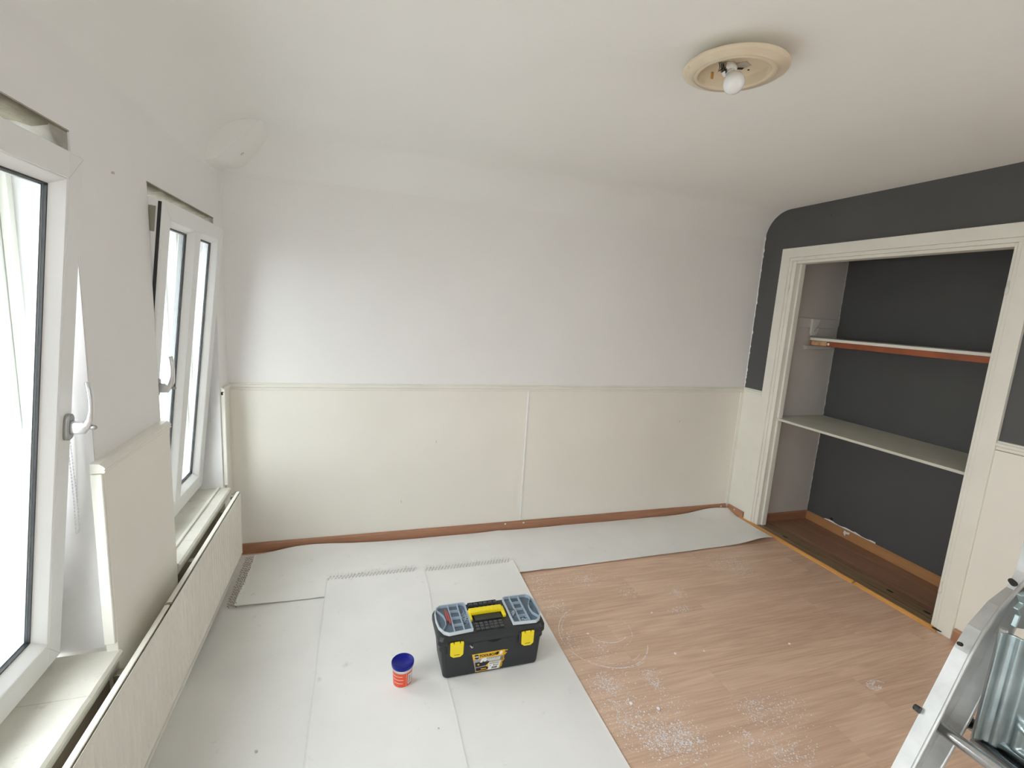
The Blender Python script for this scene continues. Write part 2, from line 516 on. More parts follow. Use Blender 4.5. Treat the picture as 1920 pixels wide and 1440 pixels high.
# right wall around the closet opening
CY0, CY1, CZ = 1.52, 2.765, 2.05
b = MB()
for (y0, y1, z0, z1) in ((YB, -1.4, -0.02, 2.5), (-1.4, -0.4, -0.02, 1.0), (-1.4, -0.4, 2.0, 2.5), (-0.4, CY0, -0.02, 2.5), (CY1, D + 0.1, -0.02, 2.5), (CY0, CY1, CZ, 2.5)):
    b.box(R, R + 0.075, y0, y1, z0, z1)
wr = struct(b.build('wall_right', 'dgrey'), 'dark grey painted wall around the open closet')
for (y0, y1) in ((YB, 1.437), (2.892, D - 0.012)):
    b = MB(); b.box(R - 0.011, R, max(y0, -0.36), y1, 0.0, ZR - 0.004, 0.0015, 1)
    b.build('wainscot_panel', 'cream' if y0 < 0 else 'trimw', wr)
b = MB(); rail(b, (R, -0.36, 0), (R, 1.436, 0), (-1, 0, 0), ZR + 0.025)
rail(b, (R, 2.892, 0), (R, D - 0.003, 0), (-1, 0, 0), ZR)
struct(b.build('trim_2', 'trimw'), 'moulded white dado rail on the grey wall beside the closet')
# ragged filler line between white and grey paint in the back right corner
b = MB()
n = 90
prevp = None
for i in range(n + 1):
    z = ZR + 0.02 + (2.25 - ZR) * i / n
    w0 = 0.004 + 0.007 * abs(fbm(z * 22, 5)) + (0.005 if random.random() < 0.12 else 0)
    cur = ((R - 0.0015, D - w0 - 0.001, z), (R - 0.0005 - w0 * 0.8, D - 0.0015, z), (R - 0.0035, D - 0.0045, z))
    if prevp:
        b.quad(prevp[0], cur[0], cur[2], prevp[2]); b.quad(prevp[2], cur[2], cur[1], prevp[1])
    prevp = cur
b.build('filler_line', 'dust', wr)
for (y, z) in ((2.55, 2.34),):
    b = MB(); b.lathe([(0, 0.0), (0.003, 0.0), (0.002, 0.003), (0, 0.003)], 8, Matrix.Translation((R - 0.003, y, z)) @ Matrix.Rotation(PI / 2, 4, 'Y'))
    b.build('nail', 'dark' if z > 2 else 'dust', wr)

# walls behind the camera
b = MB()
b.box(-L - 0.3, R + 0.2, YB - 0.1, YB, -0.02, 2.5)
struct(b.build('wall_rear', 'wall'), 'white wall behind the viewer')

w4 = sempty('window_4', (R + 0.04, -0.9, 1.0), 'added window in the right wall, behind the viewer, for fill light')  # unseen window, added to brighten the room
b = MB()
for (x0, x1, z0, z1) in ((-1.4, -1.34, 1.0, 2.0), (-0.46, -0.4, 1.0, 2.0), (-1.34, -0.46, 1.0, 1.06), (-1.34, -0.46, 1.94, 2.0)):
    b.box(R + 0.01, R + 0.07, x0, x1, z0, z1, 0.004, 1)
b.build('frame', 'upvc', w4)
for (x0, x1) in ((-1.34, -0.46),):
    b = MB(); b.box(R + 0.038, R + 0.042, x0, x1, 1.06, 1.94); b.build('pane', 'glass', w4)
# ---- floor: slab and laminate planks
b = MB(); b.box(-1.0, 3.75, YB - 0.1, D + 0.1, -0.06, -0.0085)
fl = struct(b.build('floor', 'dark'), 'pinkish oak laminate floor scattered with white dust')
PW, PL = 0.192, 1.29
me_p = None
row = 0
y = YB
while y < D:
    x = -L - random.choice((0.0, 0.3, 0.62, 0.95))
    while x < R + 0.02:
        x0 = max(x, -L); x1 = min(x + PL, R + 0.02)
        y1 = min(y + PW, D)
        if x1 - x0 > 0.03:
            full = abs((x1 - x0) - PL) < 1e-4 and abs(y1 - y - PW) < 1e-4
            if full and me_p is not None:
                o = bpy.data.objects.new('plank', me_p); COL.objects.link(o); o.parent = fl
                o.location = Vector(((x0 + x1) / 2, (y + y1) / 2, -0.0085)) - fl.location
            else:
                b = MB(); b.box(x0 + 0.0002, x1 - 0.0002, y + 0.0002, y1 - 0.0002, -0.0085, 0.0, 0.0006, 1)
                o = b.build('plank', 'lam', fl)
                if full: me_p = o.data
        x += PL
    y += PW; row += 1
# closet floor planks run along the closet
for k in range(3):
    x0 = R + 0.02 + k * PW; x1 = min(x0 + PW, 3.60)
    for (y0, y1) in ((1.40, 2.1 + 0.2 * k), (2.1 + 0.2 * k, 2.84)):
        b = MB(); b.box(x0 + 0.0002, x1 - 0.0002, y0, y1 - 0.0004, -0.0085, 0.0, 0.0006, 1)
        b.build('plank', 'lamc', fl)

# ---- skirting boards
def skirt(name, p0, p1, nrm, mt, label, h=0.062, t=0.015):
    b = MB()
    p0, p1, nrm = Vector(p0), Vector(p1), Vector(nrm)
    prof = [(0, 0), (t, 0), (t, h - 0.012), (t - 0.003, h - 0.005), (t - 0.008, h), (0, h)]
    b.loft([[p + nrm * d_ + Vector((0, 0, h_)) for (d_, h_) in prof] for p in (p0, p1)])
    return struct(b.build(name, mt), label)
YW = D - 0.010
s1 = skirt('baseboard_back', (-L + 0.01, YW, 0.0005), (2.985, YW, 0.0005), (0, -1, 0), 'skirt', 'brown wood skirting board along the back wall')
s2 = skirt('baseboard_right', (R - 0.011, 2.90, 0.0005), (R - 0.011, YW - 0.016, 0.0005), (-1, 0, 0), 'skirty', 'short piece of brown skirting left of the closet')
s3 = skirt('baseboard_right_front', (R - 0.011, YB, 0.0005), (R - 0.011, 1.43, 0.0005), (-1, 0, 0), 'skirty', 'brown skirting right of the closet, behind the ladder', h=0.07)
s3.name = 'baseboard_right'
for (x, z) in ((1.02, 0.052), (1.16, 0.050), (2.93, 0.045)):
    b = MB(); b.lathe([(0, 0.002), (0.006, 0.0015), (0.007, 0), (0, 0)], 10, Matrix.Translation((x, YW - 0.0152, z)) @ Matrix.Rotation(PI / 2, 4, 'X'))
    b.build('paint_spot', 'dust', s1)
b = MB(); b.lathe([(0, 0.002), (0.005, 0.0015), (0.006, 0), (0, 0)], 10, Matrix.Translation((R - 0.0262, 2.99, 0.045)) @ Matrix.Rotation(-PI / 2, 4, 'Y'))
b.build('paint_spot', 'dust', s2)

# ---------------------------------------------------------------- closet
b = MB()
b.prism([(3.605, 2.86, 0), (3.535, 1.40, 0), (3.70, 1.40, 0), (3.70, 2.86, 0)], (0, 0, 2.35))
cb = struct(b.build('wall_closet_back', 'dgrey'), 'dark grey back wall inside the closet')
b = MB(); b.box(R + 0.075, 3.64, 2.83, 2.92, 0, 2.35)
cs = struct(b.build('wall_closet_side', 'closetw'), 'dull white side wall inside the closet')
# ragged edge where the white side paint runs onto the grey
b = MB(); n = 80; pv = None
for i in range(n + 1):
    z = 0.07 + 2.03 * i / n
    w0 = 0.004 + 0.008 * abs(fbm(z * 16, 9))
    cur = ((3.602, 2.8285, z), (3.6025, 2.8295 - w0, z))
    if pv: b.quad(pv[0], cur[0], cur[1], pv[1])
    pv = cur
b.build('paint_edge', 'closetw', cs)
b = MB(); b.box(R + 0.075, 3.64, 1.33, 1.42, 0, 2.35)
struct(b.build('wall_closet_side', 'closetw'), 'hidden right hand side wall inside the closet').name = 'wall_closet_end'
b = MB(); b.box(R + 0.02, 3.70, 1.33, 2.92, 2.30, 2.36)
struct(b.build('ceiling_closet', 'dgrey'), 'dark closet ceiling above the shelves')
b = MB()
prof = [(0, 0), (0.014, 0), (0.014, 0.06), (0.006, 0.068), (0, 0.068)]
def clb(y): return 3.605 - (2.86 - y) * (0.07 / 1.46)
b.loft([[(clb(y) - d_, y, h_ + 0.0005) for (d_, h_) in prof] for y in (2.829, 1.421)])
sk = struct(b.build('baseboard_closet_back', 'skirtc'), 'orange brown skirting at the back of the closet')
b = MB()
b.loft([[(x, 2.83 - d_, h_ + 0.0005) for (d_, h_) in prof] for x in (R + 0.078, clb(2.83) - 0.014)])
struct(b.build('baseboard_closet_side', 'skirt'), 'reddish brown skirting on the closet side wall')
b = MB(); n = 24; pv = None                                 # torn paint and filler above the closet skirting
for i in range(n + 1):
    y = 2.66 - 0.42 * i / n
    w0 = 0.003 + 0.016 * max(0, fbm(y * 14, 2) + 0.25)
    cur = ((clb(y) - 0.0015, y, 0.068), (clb(y) - 0.0015, y, 0.070 + w0))
    if pv: b.quad(pv[0], cur[0], cur[1], pv[1])
    pv = cur
b.build('filler_smear', 'dust', cb)
b = MB(); b.lathe([(0, .003), (.010, .002), (.012, 0), (0, 0)], 12, Matrix.Translation((clb(2.6) - .001, 2.60, 0.092)) @ Matrix.Rotation(-PI / 2, 4, 'Y'))
b.build('plug_hole', 'dark', cb)
b = MB()                                                    # scrap of torn paper hanging over the closet skirting
pts = [(2.47, .062), (2.45, .058), (2.425, .063), (2.43, .045), (2.455, .04), (2.46, .02), (2.475, .042)]
b.prism([(clb(y_) - .0165, y_, z_) for y_, z_ in pts], (-.0015, 0, 0))
tag(b.build('paper_scrap', 'paper'), 'small torn white paper scrap stuck on the closet back skirting', 'paper scrap')

# door casing round the opening
df = sempty('trim_3', (R - 0.01, 2.82, 0), 'cream painted wooden casing round the closet opening')
XT = R - 0.020
def casing(name, pts_y0, pts_y1, z0, z1, xf, bev=0.003):
    b = MB(); b.box(xf, R + 0.002, pts_y0, pts_y1, z0, z1, bev, 2)
    return b.build(name, 'trimw', df)
casing('casing_board', 2.820, 2.892, 0.0, 2.149, XT)                 # left, outer
casing('casing_bead', 2.797, 2.819, 0.0, 2.079, XT + 0.006)
casing('casing_board', 1.437, 1.506, 0.0, 2.149, XT)                 # right
casing('casing_bead', 1.507, 1.525, 0.0, 2.079, XT + 0.006)
casing('casing_board', 1.437, 2.892, 2.080, 2.149, XT - 0.0005)      # head
casing('casing_bead', 1.507, 2.819, 2.056, 2.0795, XT + 0.005)
for (ya, yb) in ((2.764, 2.796), (1.526, 1.540)):
    b = MB(); b.box(R - 0.008, R + 0.078, ya, yb, 0.0, 2.055, 0.002, 1)
    b.build('jamb_lining', 'trimw', df)
b = MB(); b.box(R + 0.030, R + 0.070, 2.750, 2.764, 0.0, 2.04, 0.002, 1); b.build('door_stop', 'trimw', df)
b = MB(); b.box(R - 0.006, R + 0.078, 1.54, 2.764, 2.036, 2.0555, 0.002, 1); b.build('jamb_lining', 'trimw', df)
for (y, z, r_) in ((1.528, 1.84, .008), (1.528, 0.245, .008), (2.793, 1.88, .006), (2.793, 0.27, .006)):
    b = MB()
    b.lathe([(0, -0.035), (r_ * .7, -0.033), (r_, -0.026), (r_, 0.0), (r_ * .45, 0.004), (r_ * .45, 0.032), (0, 0.034)], 12, Matrix.Translation((R - 0.014, y, z)))
    b.build('hinge_pin', 'hinge', df)

# threshold board
b = MB()
b.box(R - 0.012, R + 0.140, 1.541, 2.763, 0.0008, 0.016, 0.003, 2)
th = struct(b.build('trim_4', 'thresh'), 'worn old wooden threshold board across the closet opening')
for (y0, y1) in ((1.50, 1.955), (1.968, 2.93)):
    b = MB()
    n = 16
    b.loft([[(R - 0.014 - 0.020 + 0.0015 * fbm(y * 5, 1), y, 0.0008), (R - 0.0125, y, 0.0008), (R - 0.0125, y, 0.017 + .001 * fbm(y * 9, 2)), (R - 0.020, y, 0.0165 + .001 * fbm(y * 9, 4)), (R - 0.033 + 0.0015 * fbm(y * 5, 1), y, 0.008)] for y in [y0 + (y1 - y0) * i / n for i in range(n + 1)]])
    b.build('varnished_edge', 'orange', th)
b = MB(); b.box(R - 0.026, R - 0.012, 1.955, 1.968, 0.0008, 0.013, 0.002, 1); b.build('dark_knot', 'thresh', th)
b = MB()
b.box(R + 0.045, R + 0.048, 1.545, 2.76, 0.0155, 0.0166)
b.build('groove', 'dark', th)
for (y, x) in ((2.55, 3.075), (1.83, 3.13), (1.62, 3.12), (1.50, 3.0)):
    b = MB(); b.lathe([(0, .0172), (.009, .0168), (.012, .0155), (0, .0155)], 10, Matrix.Translation((x, y, 0)) @ Matrix.Diagonal((1, 2.0, 1, 1)))
    b.build('dark_knot', 'dark', th)

# ---- shelves
b = MB(); b.prism([(3.045, 2.8295, 0.870), (3.045, 1.421, 0.870), (clb(1.421) - .001, 1.421, 0.870), (clb(2.83) - .001, 2.8295, 0.870)], (0, 0, 0.017), 0.002, 1)
lo = tag(b.build('closet_shelf', 'shelfp'), 'wide painted lower shelf spanning the closet', 'shelf')
ups = thing('closet_shelf', 'narrow upper closet shelf with a white top edge and red brown lip', 'shelf', (3.36, 2.1, 1.46))
b = MB(); b.prism([(3.305, 2.802, 1.490), (3.305, 1.421, 1.490), (clb(1.421) - .001, 1.421, 1.490), (clb(2.8) - .001, 2.802, 1.490)], (0, 0, 0.020), 0.002, 1)
b.build('shelf_board', 'trimw', ups)
b = MB(); b.box(3.309, 3.327, 1.421, 2.800, 1.452, 1.4895, 0.002, 1); o = b.build('lip', 'redwood', ups); o['label'] = 'red brown wooden lip under the front edge'
b = MB(); b.box(3.3065, 3.3088, 2.66, 2.785, 1.455, 1.489, 0.001, 1); o = b.build('bare_patch', 'barewood', ups)
b = MB(); b.lathe([(0, .004), (.008, .003), (.010, 0), (0, 0)], 12, Matrix.Translation((3.3064, 2.645, 1.470)) @ Matrix.Rotation(-PI / 2, 4, 'Y')); b.build('peg', 'trimw', ups)
# cleats on the side wall
b = MB()
zz = 1.655
b.prism([(3.105, 2.83, zz), (3.595, 2.83, zz), (3.595, 2.83, zz - .045), (3.575, 2.83, zz - .07), (3.105, 2.83, zz - .07)], (0, -0.018, 0), 0.002, 1)
cl = b.build('wall_cleat', 'closetw'); tag(cl, 'long upper wooden cleat on the closet side wall, carrying a hook', 'cleat')
b = MB()
b.prism([(3.33, 2.83, zz - .071), (3.56, 2.83, zz - .071), (3.555, 2.83, zz - .135), (3.33, 2.83, zz - .135)], (0, -0.012, 0), 0.002, 1)
b.build('backing_board', 'closetw', cl)
b = MB()
b.prism([(3.27, 2.83, 1.447), (3.585, 2.83, 1.447), (3.575, 2.83, 1.422), (3.285, 2.83, 1.415)], (0, -0.028, 0), 0.003, 1)
tag(b.build('wall_cleat', 'closetw'), 'short lower wooden cleat under the end of the upper shelf', 'cleat')
b = MB()                                                     # rod hook cut from board
pr = [(3.305, 1.655), (3.385, 1.655), (3.378, 1.61), (3.345, 1.572), (3.335, 1.566), (3.328, 1.572), (3.333, 1.582), (3.378, 1.60), (3.382, 1.56), (3.37, 1.530), (3.345, 1.520), (3.315, 1.522), (3.298, 1.54), (3.296, 1.58)]
pr = [(3.300, 1.650), (3.378, 1.650), (3.366, 1.604), (3.330, 1.560), (3.337, 1.552), (3.372, 1.585), (3.373, 1.556), (3.360, 1.533), (3.335, 1.524), (3.312, 1.527), (3.300, 1.545)]
b.prism([(x, 2.8115, z) for x, z in pr], (0, -0.014, 0), 0.0015, 1)
tag(b.build('rod_hook', 'hinge'), 'small white wooden rod hook on the upper closet cleat', 'hook')

# ---------------------------------------------------------------- windows
TX0, TZ0, TX1, TZ1 = -0.820, 0.522, -0.671, 1.908         # inner face of a tilted sash: bottom and top line
tl = math.hypot(TX1 - TX0, TZ1 - TZ0)
ta = math.atan2(TX1 - TX0, TZ1 - TZ0)
def tilt(u, v, w):
    """u along y (world), v up the sash, w out towards the room"""
    return Vector((TX0 + v * math.sin(ta) + w * math.cos(ta), u, TZ0 + v * math.cos(ta) - w * math.sin(ta)))
def tbox(b, u0, u1, v0, v1, w0, w1, bev=0.0):
    nb = MB(); nb.box(w0, w1, u0, u1, v0, v1, bev, 2)
    for vt in nb.bm.verts:
        vt.co = tilt(vt.co.y, vt.co.z, vt.co.x)
    bb = nb.bm
    return b.merge(bb)
def sash_member(b, a0, a1, b0, b1, c0, c1, d0, d1):
    """member with sloped glazing side: outer rectangle corners a.., inner corner d.. ; generic quad ring loft"""
    pass
def window(idx, ya, yb, lights, handle_u, zt, y0, y1, label, full=True):
    w = sempty('window_%d' % idx, (-0.86, (ya + yb) / 2, SILL_Z), label)
    # fixed frame in the wall
    b = MB()
    fo, fi, xf0, xf1 = 0.004, 0.078, -0.940, -0.868
    zb, ztp = SILL_Z + 0.003, zt - 0.012
    b.box(xf0, xf1, y0 + fo, y0 + fi, zb, ztp, 0.004)
    b.box(xf0, xf1, y1 - fi, y1 - fo, zb, ztp, 0.004)
    b.box(xf0, xf1, y0 + fo, y1 - fo, ztp - 0.062, ztp, 0.004)
    b.box(xf0, xf1, y0 + fo, y1 - fo, zb, zb + 0.040, 0.004)
    # inner stop fins
    b.box(xf0, xf0 + 0.02, y0 + fi - 0.002, y0 + fi + 0.018, zb + 0.03, ztp - 0.05, 0.002)
    b.box(xf0, xf0 + 0.02, y1 - fi - 0.018, y1 - fi + 0.002, zb + 0.03, ztp - 0.05, 0.002)
    b.box(xf0, xf0 + 0.02, y0 + fi, y1 - fi, ztp - 0.08, ztp - 0.06, 0.002)
    b.build('frame', 'upvc', w)
    # inner cover strip from the frame to the wall
    b = MB()
    for (p, q) in ((y0 + 0.007, y0 + 0.030), (y1 - 0.030, y1 - 0.007)):
        b.box(-0.866, -0.846, p, q, SILL_Z + 0.002, zt - 0.02, 0.003)
    b.build('cover_strip', 'trimw', w)
    # sash: stiles, rails, glazing slope
    S = MB()
    fw, gw, dp = 0.066, 0.102, -0.060
    VH = tl
    rings_outer = [(ya, 0), (yb, 0), (yb, VH), (ya, VH)]
    def member(poly_front, poly_glass):
        pass
    # outer shell faces built from concentric rectangles: back outer, front outer, front inner, glass edge, back glass edge
    ul = [(ya, yb)]
    nb = bmesh.new()
    def V(u, v, w_): return nb.verts.new(tilt(u, v, w_))
    cells = lights                       # list of (u0,u1) glass-side openings at the face
    vb, vt_ = 0.078, VH - 0.066
    # body as boxes (left stile, right stile, rails, mullions), bevelled
    nb.free()
    tbox(S, ya, cells[0][0], 0, VH, dp, 0, 0.006)
    tbox(S, cells[-1][1], yb, 0, VH, dp, 0, 0.006)
    tbox(S, cells[0][0] - 0.004, cells[-1][1] + 0.004, 0, vb, dp, -0.0004, 0.004)
    tbox(S, cells[0][0] - 0.004, cells[-1][1] + 0.004, vt_, VH, dp, -0.0004, 0.004)
    for (c0, c1) in zip(cells, cells[1:]):
        tbox(S, c0[1], c1[0], vb - 0.004, vt_ + 0.004, dp, -0.0008, 0.004)
    # glazing beads: sloped wedges inside each light
    for (u0, u1) in cells:
        bw, bd = 0.022, -0.030
        T = lambda u, v, w_: tilt(u, v, w_)
        outer = [(u0, vb), (u1, vb), (u1, vt_), (u0, vt_)]
        inner = [(u0 + bw, vb + bw), (u1 - bw, vb + bw), (u1 - bw, vt_ - bw), (u0 + bw, vt_ - bw)]
        for k in range(4):
            o1, o2, i1, i2 = outer[k], outer[(k + 1) % 4], inner[k], inner[(k + 1) % 4]
            S.quad(T(*o1, -0.003), T(*o2, -0.003), T(*i2, bd), T(*i1, bd))
            S.quad(T(*i1, bd), T(*i2, bd), T(*i2, bd - 0.030), T(*i1, bd - 0.030))
            S.quad(T(*o1, -0.058), T(*i1, bd - 0.030), T(*i2, bd - 0.030), T(*o2, -0.058))
    so = S.build('sash', 'upvc', w)
    for (u0, u1) in cells:
        bw = 0.022
        gb = MB()                        # black gasket frame around the pane
        for (a0, a1, c0, c1) in ((u0 + bw - .004, u0 + bw + .0035, vb + bw, vt_ - bw), (u1 - bw - .0035, u1 - bw + .004, vb + bw, vt_ - bw), (u0 + bw, u1 - bw, vb + bw - .004, vb + bw + .0035), (u0 + bw, u1 - bw, vt_ - bw - .0035, vt_ - bw + .004)):
            tbox(gb, a0, a1, c0, c1, -0.036, -0.029)
        gb.build('gasket', 'gasket', so)
        sp = MB()                        # aluminium spacer between the two panes
        for (a0, a1, c0, c1) in ((u0 + bw + .001, u0 + bw + .007, vb + bw, vt_ - bw), (u1 - bw - .007, u1 - bw - .001, vb + bw, vt_ - bw), (u0 + bw, u1 - bw, vb + bw + .001, vb + bw + .007), (u0 + bw, u1 - bw, vt_ - bw - .007, vt_ - bw - .001)):
            tbox(sp, a0, a1, c0, c1, -0.055, -0.039)
        sp.build('spacer', 'spacer', so)
        for wv in (-0.037, -0.057):
            pn = MB(); tbox(pn, u0 + bw - .002, u1 - bw + .002, vb + bw - .002, vt_ - bw + .002, wv - 0.0012, wv)
            pn.build('pane', 'glass', so)
    # mitre lines at the corners are hairline gaps
    mi = MB()
    for (uc, vc, du, dv) in ((yb, VH, -1, -1), (ya, VH, 1, -1), (ya, 0, 1, 1), (yb, 0, -1, 1)):
        k = 0.0665
        p0 = tilt(uc + du * 0.004, vc + dv * 0.004, 0.0002); p1 = tilt(uc + du * k, vc + dv * k, 0.0002)
        off = Vector((0, 0.0006, 0))
        mi.quad(p0 - off, p0 + off, p1 + off, p1 - off)
    mi.build('mitre_joint', 'rough', so)
    # handle: grey oval base, neck and lever turned up
    if handle_u is not None:
        hv = (1.210 - TZ0) / math.cos(ta)
        hb = MB()
        rr = []
        for wv, k in ((0.0, 1.0), (0.009, 1.0), (0.012, 0.86)):
            rg = []
            for i in range(24):
                a = 2 * PI * i / 24
                cu = math.copysign(abs(math.cos(a)) ** 0.6, math.cos(a)) * 0.0155 * k
                cv = math.copysign(abs(math.sin(a)) ** 0.45, math.sin(a)) * 0.036 * (k + 0.05 if k < 1 else 1)
                rg.append(tilt(handle_u + cu, hv + cv, wv))
            rr.append(rg)
        hb.loft(rr, True, False)
        hd = hb.build('handle', 'dsilver', w)
        hd['label'] = 'grey oval handle base with silver lever turned upwards'
        lv = MB()
        path = [(0.010, 0, .0125), (0.022, 0, .013), (0.036, 0.002, .013), (0.047, 0.010, .0125), (0.052, 0.026, .0115), (0.054, 0.050, .0105), (0.052, 0.080, .0095), (0.047, 0.108, .009), (0.041, 0.128, .0085)]
        rgs = []
        for i, (wv, v, r_) in enumerate(path):
            a_ = path[max(i - 1, 0)]; c_ = path[min(i + 1, len(path) - 1)]
            t_ = Vector((c_[0] - a_[0], c_[1] - a_[1])).normalized()
            nn = Vector((-t_.y, t_.x))
            th_ = 0.0115 if i < 3 else (0.009 if i < 5 else 0.0055)
            wd = 0.014 if i < 3 else 0.0105
            if i < 3: th_, wd = 0.0190, 0.011
            rg = []
            for k in range(12):
                a = 2 * PI * k / 12
                cu = math.copysign(abs(math.cos(a)) ** 0.7, math.cos(a)) * wd
                cn = math.copysign(abs(math.sin(a)) ** 0.7, math.sin(a)) * th_
                rg.append(tilt(handle_u + cu, hv + v + nn.y * cn, wv + nn.x * cn))
            rgs.append(rg)
        lv.loft(rgs, True, True)
        lv.build('lever', 'silver', hd)
        kb = MB()
        c0 = tilt(handle_u + 0.0, hv + 0.004, 0.054)
        d_ = Vector((math.cos(ta), 0, -math.sin(ta)))
        kb.tube([c0, c0 + d_ * 0.010, c0 + d_ * 0.014], [0.0062, 0.0062, 0.003], 12)
        kb.build('lock_button', 'dsilver', hd)
    eg = MB()
    tbox(eg, ya - .0018, ya + .0008, 0.01, VH - 0.01, -0.020, -0.009)
    tbox(eg, yb - .0008, yb + .0018, 0.01, VH - 0.01, -0.046, -0.038)
    eg.build('edge_seal', 'gasket', so)
    # lock plates on the edge of the sash / frame
    lp = MB()
    ue = ya - 0.0008 if idx == 2 else yb + 0.0008
    for (v, hh) in ((VH - 0.12, 0.09), (VH * 0.55, 0.06)):
        tbox(lp, ue - 0.0015, ue + 0.0015, v, v + hh, dp + 0.012, dp + 0.034, 0.0005)
    lp.build('lock_plate', 'steel', w)
    if idx == 1:
        k = MB()
        k.box(-0.90, -0.876, y1 - fi - 0.004, y1 - fi + 0.002, 1.315, 1.385, 0.002)
        k.box(-0.893, -0.880, y1 - fi - 0.008, y1 - fi, 1.335, 1.365, 0.002)
        k.build('strike_plate', 'steel', w)
    if idx == 2:
        k = MB()
        k.box(-0.888, -0.876, y0 + fi - 0.002, y0 + fi + 0.004, 1.72, 1.81, 0.002)
        k.box(-0.893, -0.880, y0 + fi, y0 + fi + 0.008, 1.735, 1.775, 0.002)
        k.build('strike_plate', 'steel', w)
    return w
window(1, 0.765, 1.568, [(0.834, 1.502)], 1.540, 1.98, 0.70, 1.62, 'left white window tilted inwards at the top, cut by the picture edge')
window(2, 2.105, 2.903, [(2.178, 2.478), (2.548, 2.832)], 2.140, 1.96, 2.095, 2.925, 'further white two-light window tilted inwards, nearest the corner')
window(3, -0.560, 0.160, [(-0.49, 0.09)], None, 1.98, -0.62, 0.22, 'added white window beside the viewer, outside the picture, for more light')  # unseen, put in so more daylight reaches the room

window(5, -1.37, -0.79, [(-1.30, -0.86)], None, 1.98, -1.42, -0.74, 'added white window far behind the viewer, outside the picture, for more light')  # also unseen, added to light the back and right walls

# ---- sills
def sill(name, y0, y1, label, joints):
    s = sempty(name, (-0.78, (y0 + y1) / 2, SILL_Z - 0.04), label)
    ys = [y0] + joints + [y1]
    for a, c in zip(ys, ys[1:]):
        b = MB()
        n = 10
        rg = []
        for i in range(n + 1):
            y = a + 0.0006 + (c - a - 0.0012) * i / n
            e = 0.0018 * fbm(y * 18, 4)
            rg.append([(-0.868, y, SILL_Z - 0.03), (-0.690, y, SILL_Z - 0.03), (-0.684 + e, y, SILL_Z - 0.022), (-0.683 + e, y, SILL_Z - 0.008), (-0.690 + e, y, SILL_Z), (-0.722, y, SILL_Z + e * .4), (-0.868, y, SILL_Z)])
        b.loft(rg)
        b.build('sill_tile', 'sill', s)
    b = MB(); b.box(-0.722, -0.700, y0, y1, SILL_Z - 0.062, SILL_Z - 0.0305, 0.002, 1); b.build('apron', 'sill', s)
    return s
sill('trim_5', 0.70, 1.598, 'worn white tiled sill under the left window', [1.10, 1.412])
s6 = sill('trim_6', 2.096, 2.924, 'worn white sill with a loose strip under the further window', [2.30, 2.60])
b = MB(); b.box(-0.752, -0.738, 2.10, 2.922, SILL_Z + 0.0012, SILL_Z + 0.010, 0.003, 2)
b.build('loose_strip', 'trimw', s6)
# casing piece right of the second window, in the corner
b = MB(); b.box(-0.722, -0.700, 2.930, 2.958, SILL_Z + 0.012, ZR - 0.005, 0.003, 1)
b.box(-0.722, -0.712, 2.958, D - 0.012, 0.40, ZR - 0.02, 0.002, 1)
struct(b.build('trim_7', 'trimw'), 'narrow white upright strip in the corner right of the window')
b = MB(); rail(b, (-L, 2.93, 0), (-L, D - 0.003, 0), (1, 0, 0), ZR)
struct(b.build('trim_8', 'trimw'), 'short end of dado rail in the window corner')

# ---- wainscot on the pier between the windows
pr_ = sempty('trim_9', (-0.70, 1.84, 0), 'cream wall panel with a moulded cap between the two windows')
b = MB(); b.box(-0.722, -0.692, 1.592, 2.092, 0.0, ZR + 0.010, 0.0015, 1); b.build('wainscot_panel', 'cream', pr_)
b = MB(); b.box(-0.722, -0.694, 1.5905 - 0.010, 1.5915, SILL_Z + 0.03, ZR + 0.008, 0.002, 1); b.build('edge_strip', 'trimw', pr_)
b = MB()
prof = [(-0.022, 0.0), (0.010, 0.0), (0.014, 0.004), (0.011, 0.009), (0.014, 0.013), (0.010, 0.020), (0.0, 0.027), (-0.022, 0.029)]
b.loft([[(-0.700 + d_, y, ZR + 0.010 + h_) for (d_, h_) in prof] for y in (1.584, 2.096)])
b.build('cap_moulding', 'trimw', pr_)
b = MB(); b.lathe([(0, .006), (.004, .006), (.003, 0), (0, 0)], 8, Matrix.Translation((-0.722, 1.84, 1.93)) @ Matrix.Rotation(PI / 2, 4, 'Y')); b.build('nail', 'rough', wl_)

# ---- diagonal brace end in the ceiling corner
b = MB()
ya_, yb_ = 2.800, D + 0.0
fr = [(-0.735, 2.205), (-0.674, 2.229), (-0.448, 2.46), (-0.735, 2.46)]
bk = [(-0.735, 2.240), (-0.612, 2.262), (-0.41, 2.46), (-0.735, 2.46)]
b.loft([[(x, ya_, z) for x, z in fr], [(x, yb_, z) for x, z in bk]])
br = struct(b.build('beam_end', 'ceil'), 'white painted diagonal brace end in the upper left corner'); br.name = 'trim_10'
b = MB()
b.lathe([(0.009, 0.0), (0.0095, 0.0012), (0.0075, 0.0012), (0.0072, 0.0)], 20, Matrix.Translation((-0.585, 2.95, 2.3010)) @ Matrix.Rotation(math.radians(180 - 42), 4, 'Y'))
b.build('screw_cap', 'rough', br)

